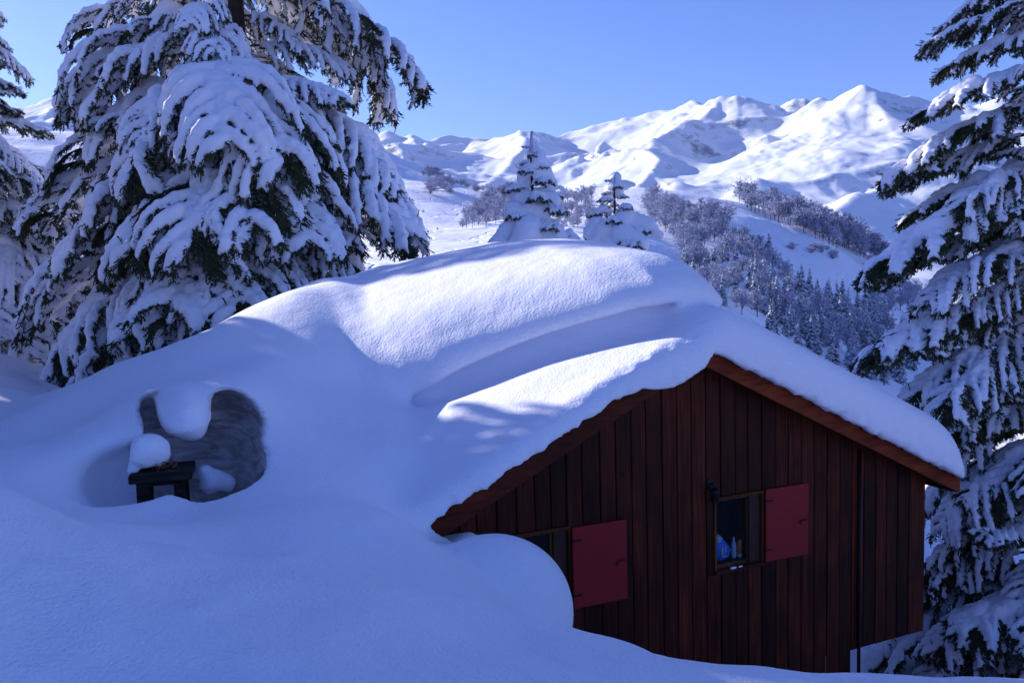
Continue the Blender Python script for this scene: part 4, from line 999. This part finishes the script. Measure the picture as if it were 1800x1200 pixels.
# --- three firs out of the picture on the left, whose shadows fall on the drift and the near mound
def filler(x, y, zb, H, rad, label, zstep=0.5):
    b = []; z = 0.5; i = 0
    while z < H - 0.4:
        f = z / H; reach = rad * (1 - f) ** 0.7 + 0.25; a0 = random.uniform(0, 6.28)
        for q in range(8):
            b.append((z, a0 + q * pi / 4 + random.uniform(-0.2, 0.2), random.uniform(-0.35, 0.0), reach / 2.75 * random.uniform(0.8, 1.05), HEAVY, i)); i += 1
        z += zstep
    fir('fir_tree', (x, y, zb), H, 0.2, b, label)
for x, y, zb, H, rad, lb in [(-12.3, 16.0, -3.2, 10.0, 1.5, 'snowy fir at the far end of the row, nearest the left edge fir'), (-12.6, 14.9, -3.2, 11.0, 2.1, 'full snowy fir of the row left of the drift, next to its last one'), (-12.2, 12.9, -3.1, 11.0, 2.3, 'second snowy fir of the row left of the drift'), (-12.5, 10.8, -3.0, 13.0, 2.6, 'tallest of the snowy firs in the row left of the drift'), (-12.0, 9.6, -2.8, 12.0, 2.2, 'snowy fir in the row left of the near snow mound'), (-11.8, 7.3, -2.6, 11.0, 2.2, 'snowy fir second from the camera in the row on the left'), (-11.4, 4.9, -2.2, 10.0, 2.1, 'last snowy fir of the row, nearest the camera'),
                             (-16.5, 12.6, -3.2, 15.0, 3.2, 'wide snowy fir in the second row left of the drift'), (-16.0, 8.6, -3.0, 14.0, 3.0, 'wide snowy fir in the second row left of the near mound'),
                             (-18.6, 23.6, -3.4, 14.0, 3.2, 'snowy fir in front of the left edge fir, just out of the picture'), (-15.5, 17.0, -3.3, 9.8, 1.6, 'short snowy fir in the second row behind the far end of the row'), (-23.0, 30.5, -3.6, 20.0, 5.0, 'very tall snowy fir behind the left edge fir')]:
    filler(x, y, zb, H, rad, lb)
FROST = plain('frosted_twigs', (0.47, 0.49, 0.62), 0.9, noise=0.25)
TWIGD = plain('bare_twigs', (0.14, 0.12, 0.15), 0.9, noise=0.3)
FSNOW = plain('far_tree_snow', (0.75, 0.78, 0.86), 0.9, noise=0.03)
FNEED = plain('far_needles', (0.09, 0.11, 0.13), 0.9, noise=0.2)
# ------------------------------------------------------------------ two small firs behind the roof, caked with snow
def small_fir(px, base_py, top_py, D, label, caps, nb, seed, spread):
    base = P(px, base_py, D); kpx = D / FPX
    root = empty('fir_tree', tuple(base)); tag(root, label, 'fir tree', 'small firs behind the roof')
    H = (base_py - top_py) * kpx
    bm = bmesh.new(); tube(bm, [(0, 0, 0), (0.02, 0, H * 0.5), (-0.01, 0, H * 0.86)], [0.07, 0.05, 0.02], 8)
    bm_obj('trunk', bm, BARK, root, True)
    R = random.Random(seed)
    for i in range(nb):
        f = (i + 0.5) / nb; z = H * (0.12 + 0.80 * f)
        az = i * 2.4 + R.uniform(-0.3, 0.3); s = (spread * (1.02 - f) ** 0.8 + 0.12) * R.uniform(0.9, 1.3)
        fr_ = SMALL[i % 3]
        o = bpy.data.objects.new('bough', fr_[0]); link(o, root); o.location = (0, 0, z); o.rotation_euler = (0, 0.15 - 0.45 * f, az); o.scale = (s, s, s)
        link(bpy.data.objects.new('snow_load', fr_[1]), o)
    bm = bmesh.new(); tube(bm, [(0, 0, H * 0.84), (0.01, 0, H * 0.93), (0.03, 0, H * (1.0 if px < 1000 else 0.96))], [0.05, 0.04 if px < 1000 else 0.02, 0.03 if px < 1000 else 0.008], 8); bm_obj('leader', bm, FROST if 'FROST' in globals() else BARK, root, True)
    prims = []
    for (x0, y0, x1, y1, dd, r0, r1) in caps:
        a = P(x0, y0, D + dd) - base; b = P(x1, y1, D + dd * 1.0) - base
        prims.append((a, b, r0 * kpx * 0.92, r1 * kpx * 0.92))
    me = blob_mesh('snow_mantle', prims, 0.035, TSNOW, 0.03, 9, k=0.05)
    mobj('snow_mantle', me, root)
    return root
small_fir(940, 520, 236, 20.0, 'small fir behind the roof with a bare leader poking out of its snow cap',
          [(942, 278, 938, 300, 0, 20, 27), (950, 300, 965, 325, 0.1, 22, 16), (939, 260, 942, 282, 0, 10, 21), (925, 300, 918, 318, 0, 16, 11),
           (912, 345, 930, 352, -0.1, 17, 20), (950, 345, 975, 352, -0.3, 16, 12), (905, 372, 930, 385, -0.3, 20, 22), (960, 375, 935, 365, -0.4, 13, 14), (985, 330, 995, 336, 0.1, 6, 4),
           (900, 395, 868, 440, -0.2, 17, 18), (930, 400, 905, 460, -0.6, 24, 26), (965, 410, 985, 470, -0.2, 28, 40), (1000, 415, 1030, 470, 0.3, 14, 30), (885, 430, 860, 480, 0.3, 16, 22), (940, 440, 940, 500, 0, 50, 70)], 26, 5, 0.9)
small_fir(1083, 520, 300, 21.0, 'smaller fir behind the roof with open needly top and snow cushions on its right',
          [(1083, 312, 1080, 332, 0, 11, 18), (1068, 340, 1060, 348, 0, 8, 7), (1098, 325, 1112, 324, 0, 9, 6), (1062, 365, 1052, 372, -0.2, 8, 6), (1048, 395, 1040, 410, -0.2, 17, 17), (1065, 400, 1045, 425, -0.4, 16, 14),
           (1100, 372, 1095, 385, -0.2, 16, 20), (1110, 385, 1140, 395, -0.1, 15, 15), (1140, 398, 1160, 415, -0.1, 12, 9), (1090, 410, 1120, 430, -0.5, 20, 22), (1085, 440, 1090, 500, 0, 45, 60)], 26, 9, 0.85)

# ------------------------------------------------------------------ frosted woods on the hillside, tree by tree
def far_conifer(seed):
    R = np.random.RandomState(seed); V = []; F = []; fm = []
    def tri(a, b, c, m): 
        k = len(V); V.extend([a, b, c]); F.append((k, k + 1, k + 2)); fm.append(m)
    for i in range(4):
        a = i * pi / 2; b = (i + 1) * pi / 2; tri((0.012 * cos(a), 0.012 * sin(a), 0), (0.012 * cos(b), 0.012 * sin(b), 0), (0, 0, 0.98), 1)
    nt_ = 17
    for t in range(nt_):
        f = t / (nt_ - 1); z = 0.10 + 0.86 * f; r = 0.21 * (1 - f) ** 0.85 + 0.012
        for q in range(int(13 - 7 * f)):
            az = R.rand() * 2 * pi; rr = r * (0.7 + 0.5 * R.rand()); w = rr * 0.26 + 0.008; zz = z + 0.02 * R.randn()
            d = np.array([cos(az), sin(az), 0]); s = np.array([-sin(az), cos(az), 0]); dz = -rr * (0.35 + 0.3 * R.rand())
            p = np.array([0, 0, zz])
            a = p + d * rr * 0.1; tip = p + d * rr + [0, 0, dz]; m1 = p + d * rr * 0.62 + s * w + [0, 0, dz * 0.45]; m2 = p + d * rr * 0.62 - s * w + [0, 0, dz * 0.45]
            up = np.array([0, 0, 0.012 + 0.008 * R.rand()])
            tri(a, m1, tip, 1); tri(a, tip, m2, 1)
            if R.rand() < 0.97: tri(a + up * 1.4, m1 * 0.94 + np.array([0, 0, m1[2] * 0.06]) + up, tip * 0.96 + np.array([0, 0, tip[2] * 0.04]) + up * 0.8, 0); tri(a + up * 1.4, tip * 0.96 + np.array([0, 0, tip[2] * 0.04]) + up * 0.8, m2 * 0.94 + np.array([0, 0, m2[2] * 0.06]) + up, 0)
    return mesh_from('far_fir', np.array(V), np.array(F), [FSNOW, FNEED], False, fm)
def far_bare(seed, bush=False):
    R = np.random.RandomState(seed); V = []; F = []; fm = []
    def blade(a, b, w, m):
        d = b - a; s = np.cross(d, R.randn(3)); s = s / (np.linalg.norm(s) + 1e-9) * w
        k = len(V); V.extend([a - s, a + s, b]); F.append((k, k + 1, k + 2)); fm.append(m)
    top = 0.5 if not bush else 0.15
    blade(np.array([0, 0, -0.03]), np.array([0, 0, 0.75]), 0.016, 1); blade(np.array([0, 0, -0.03]), np.array([0.01, 0.01, 0.75]), 0.016, 1)
    nl = 26
    for i in range(nl):
        z0 = (0.15 if not bush else 0.02) + (0.45 if not bush else 0.15) * R.rand(); az = R.rand() * 2 * pi; inc = 0.35 + 0.75 * R.rand()
        ln = (0.30 + 0.22 * R.rand())
        g = R.randn(3); g /= np.linalg.norm(g); g *= (0.55 + 0.45 * R.rand())
        b = np.array([0.27 * g[0], 0.27 * g[1], (0.56 if not bush else 0.42) + (0.36 if not bush else 0.38) * g[2]])
        a = np.array([0, 0, max(0.02, min(z0, b[2] - 0.12))]); d = (b - a) / np.linalg.norm(b - a); blade(a, b, 0.008, 1)
        for j in range(7):
            t = 0.35 + 0.65 * R.rand(); p = a + (b - a) * t; dd = d + 0.7 * R.randn(3); dd /= np.linalg.norm(dd); dd[2] = abs(dd[2]) * 0.8
            q = p + dd * (0.10 + 0.07 * R.rand()); blade(p, q, 0.005, 1 if R.rand() < 0.35 else 0)
            for k in range(9):
                u = 0.3 + 0.7 * R.rand(); p2 = p + (q - p) * u; d2 = dd + 0.8 * R.randn(3); d2 /= np.linalg.norm(d2)
                blade(p2, p2 + d2 * (0.045 + 0.035 * R.rand()), 0.0075, 0 if R.rand() < 0.88 else 1)
    return mesh_from('far_bare', np.array(V), np.array(F), [FROST, TWIGD], False, fm)
pass
CONI = [far_conifer(s) for s in (1, 2, 3)]; BARE = [far_bare(s) for s in (5, 6, 7, 8)]; BUSH = [far_bare(s, True) for s in (15, 16)]
fr = random.Random(77); nfar = 0
def inpoly(x, y, poly):
    c = False; n = len(poly)
    for i in range(n):
        x1, y1 = poly[i]; x2, y2 = poly[(i + 1) % n]
        if (y1 > y) != (y2 > y) and x < (x2 - x1) * (y - y1) / (y2 - y1) + x1: c = not c
    return c
def wood(poly, n, hpx, kinds, label, group, rmin=80, rmax=1500, mind=7, wide=1.0):
    """stand n trees with their feet inside an outline on the hillside"""
    global nfar
    xs = [p[0] for p in poly]; ys = [p[1] for p in poly]; done = []; tries = 0
    while len(done) < n and tries < n * 60:
        tries += 1
        x, y = fr.uniform(min(xs), max(xs)), fr.uniform(min(ys), max(ys))
        if not inpoly(x, y, poly) or any((x - a) ** 2 + ((y - b) * 1.6) ** 2 < mind ** 2 for a, b in done): continue
        st = stand(x, y, rmin, rmax)
        if st is None: continue
        done.append((x, y)); p, r = st
        kind = fr.choice(kinds); hs = fr.uniform(0.75, 1.2); h = hpx * hs * r / FPX
        nm, me, cat = {'c': ('fir_tree', fr.choice(CONI), 'fir tree'), 'b': ('bare_tree', fr.choice(BARE), 'tree'), 's': ('shrub', fr.choice(BUSH), 'shrub')}[kind]
        o = mobj(nm, me); o.location = (p[0], p[1], p[2] - 0.02 * h); w_ = h * fr.uniform(0.85, 1.15) * (wide if kind != 'c' else 1.0)
        o.scale = (w_, w_, h); o.rotation_euler = (0, 0, fr.uniform(0, 6.28))
        fx, fy = (x - min(xs)) / (max(xs) - min(xs)), (y - min(ys)) / (max(ys) - min(ys))
        size = 'short' if hs < 0.88 else ('tall' if hs > 1.06 else 'middling')
        col_ = ['far left', 'left', 'middle', 'right', 'far right'][min(4, int(fx * 5))]; row_ = ['upper', 'central', 'lower'][min(2, int(fy * 3))]
        tag(o, size + ' ' + label[kind] + ', ' + row_ + ' ' + col_, cat, group[kind]); nfar += 1
wood([(1120, 352), (1150, 405), (1200, 440), (1270, 430), (1283, 392), (1250, 385), (1180, 378)], 60, 42, ['b'], {'b': 'frosted tree in the grove right of the small firs'}, {'b': 'trees of the rounded grove right of the small firs'}, wide=1.2)
wood([(1185, 440), (1280, 430), (1345, 450), (1385, 500), (1395, 560), (1300, 560), (1220, 520)], 80, 46, ['b', 'b', 'b', 'c'], {'b': 'frosted tree in the broad wood above the roof', 'c': 'snowy fir among bare trees above the roof'}, {'b': 'bare trees above the roof snow', 'c': 'firs among the bare trees above the roof snow'}, wide=1.15)
wood([(1310, 500), (1420, 520), (1560, 560), (1620, 650), (1560, 690), (1400, 620), (1310, 560)], 115, 54, ['c', 'c', 'c', 'b'], {'b': 'frosted bare tree behind the right roof slope', 'c': 'snowy fir behind the right roof slope'}, {'b': 'bare trees of the lower wood', 'c': 'firs of the lower wood'}, wide=1.1)
wood([(1296, 360), (1313, 370), (1393, 406), (1467, 436), (1547, 470), (1590, 500), (1590, 470), (1500, 405), (1430, 370), (1383, 352), (1310, 340)], 140, 46, ['b'], {'b': 'frosted tree in the long grove on the crest'}, {'b': 'trees of the long grove on the crest'}, rmin=200, wide=1.15, mind=7)
wood([(1385, 435), (1400, 455), (1480, 462), (1475, 442)], 10, 16, ['s'], {'s': 'frosted shrub on the sunlit slope'}, {'s': 'shrubs on the sunlit slope'}, wide=1.6)
wood([(1525, 480), (1620, 500), (1640, 590), (1560, 560)], 24, 34, ['b'], {'b': 'purplish tree right of the sunlit slope'}, {'b': 'trees at the right foot of the sunlit slope'}, wide=1.15)
wood([(806, 408), (830, 372), (870, 350), (905, 345), (905, 390), (850, 402)], 55, 28, ['b'], {'b': 'frosted tree on the knoll left of the small firs'}, {'b': 'trees on the wooded knoll left of the small firs'}, wide=1.2, mind=7)
wood([(980, 352), (1045, 352), (1045, 405), (1000, 420), (975, 400)], 30, 32, ['b'], {'b': 'frosted tree seen between the two small firs'}, {'b': 'trees between the small firs'}, wide=1.2, mind=7)
wood([(735, 296), (760, 300), (850, 338), (850, 345), (790, 326), (735, 306)], 26, 13, ['s'], {'s': 'frosted shrub on the ridge beside the huge fir'}, {'s': 'shrubs along the left ridge line'}, wide=1.8, mind=5)
wood([(745, 325), (792, 325), (792, 348), (750, 345)], 8, 24, ['s'], {'s': 'frosted bush in the ski slope thicket'}, {'s': 'bushes of the round thicket on the ski slope'}, wide=1.8, mind=6)
wood([(650, 340), (800, 380), (760, 430), (650, 400)], 9, 7, ['s'], {'s': 'little shrub on the open ski slope'}, {'s': 'tiny shrubs on the ski slope'}, wide=1.2)
print('far trees', nfar, time.time() - T0)
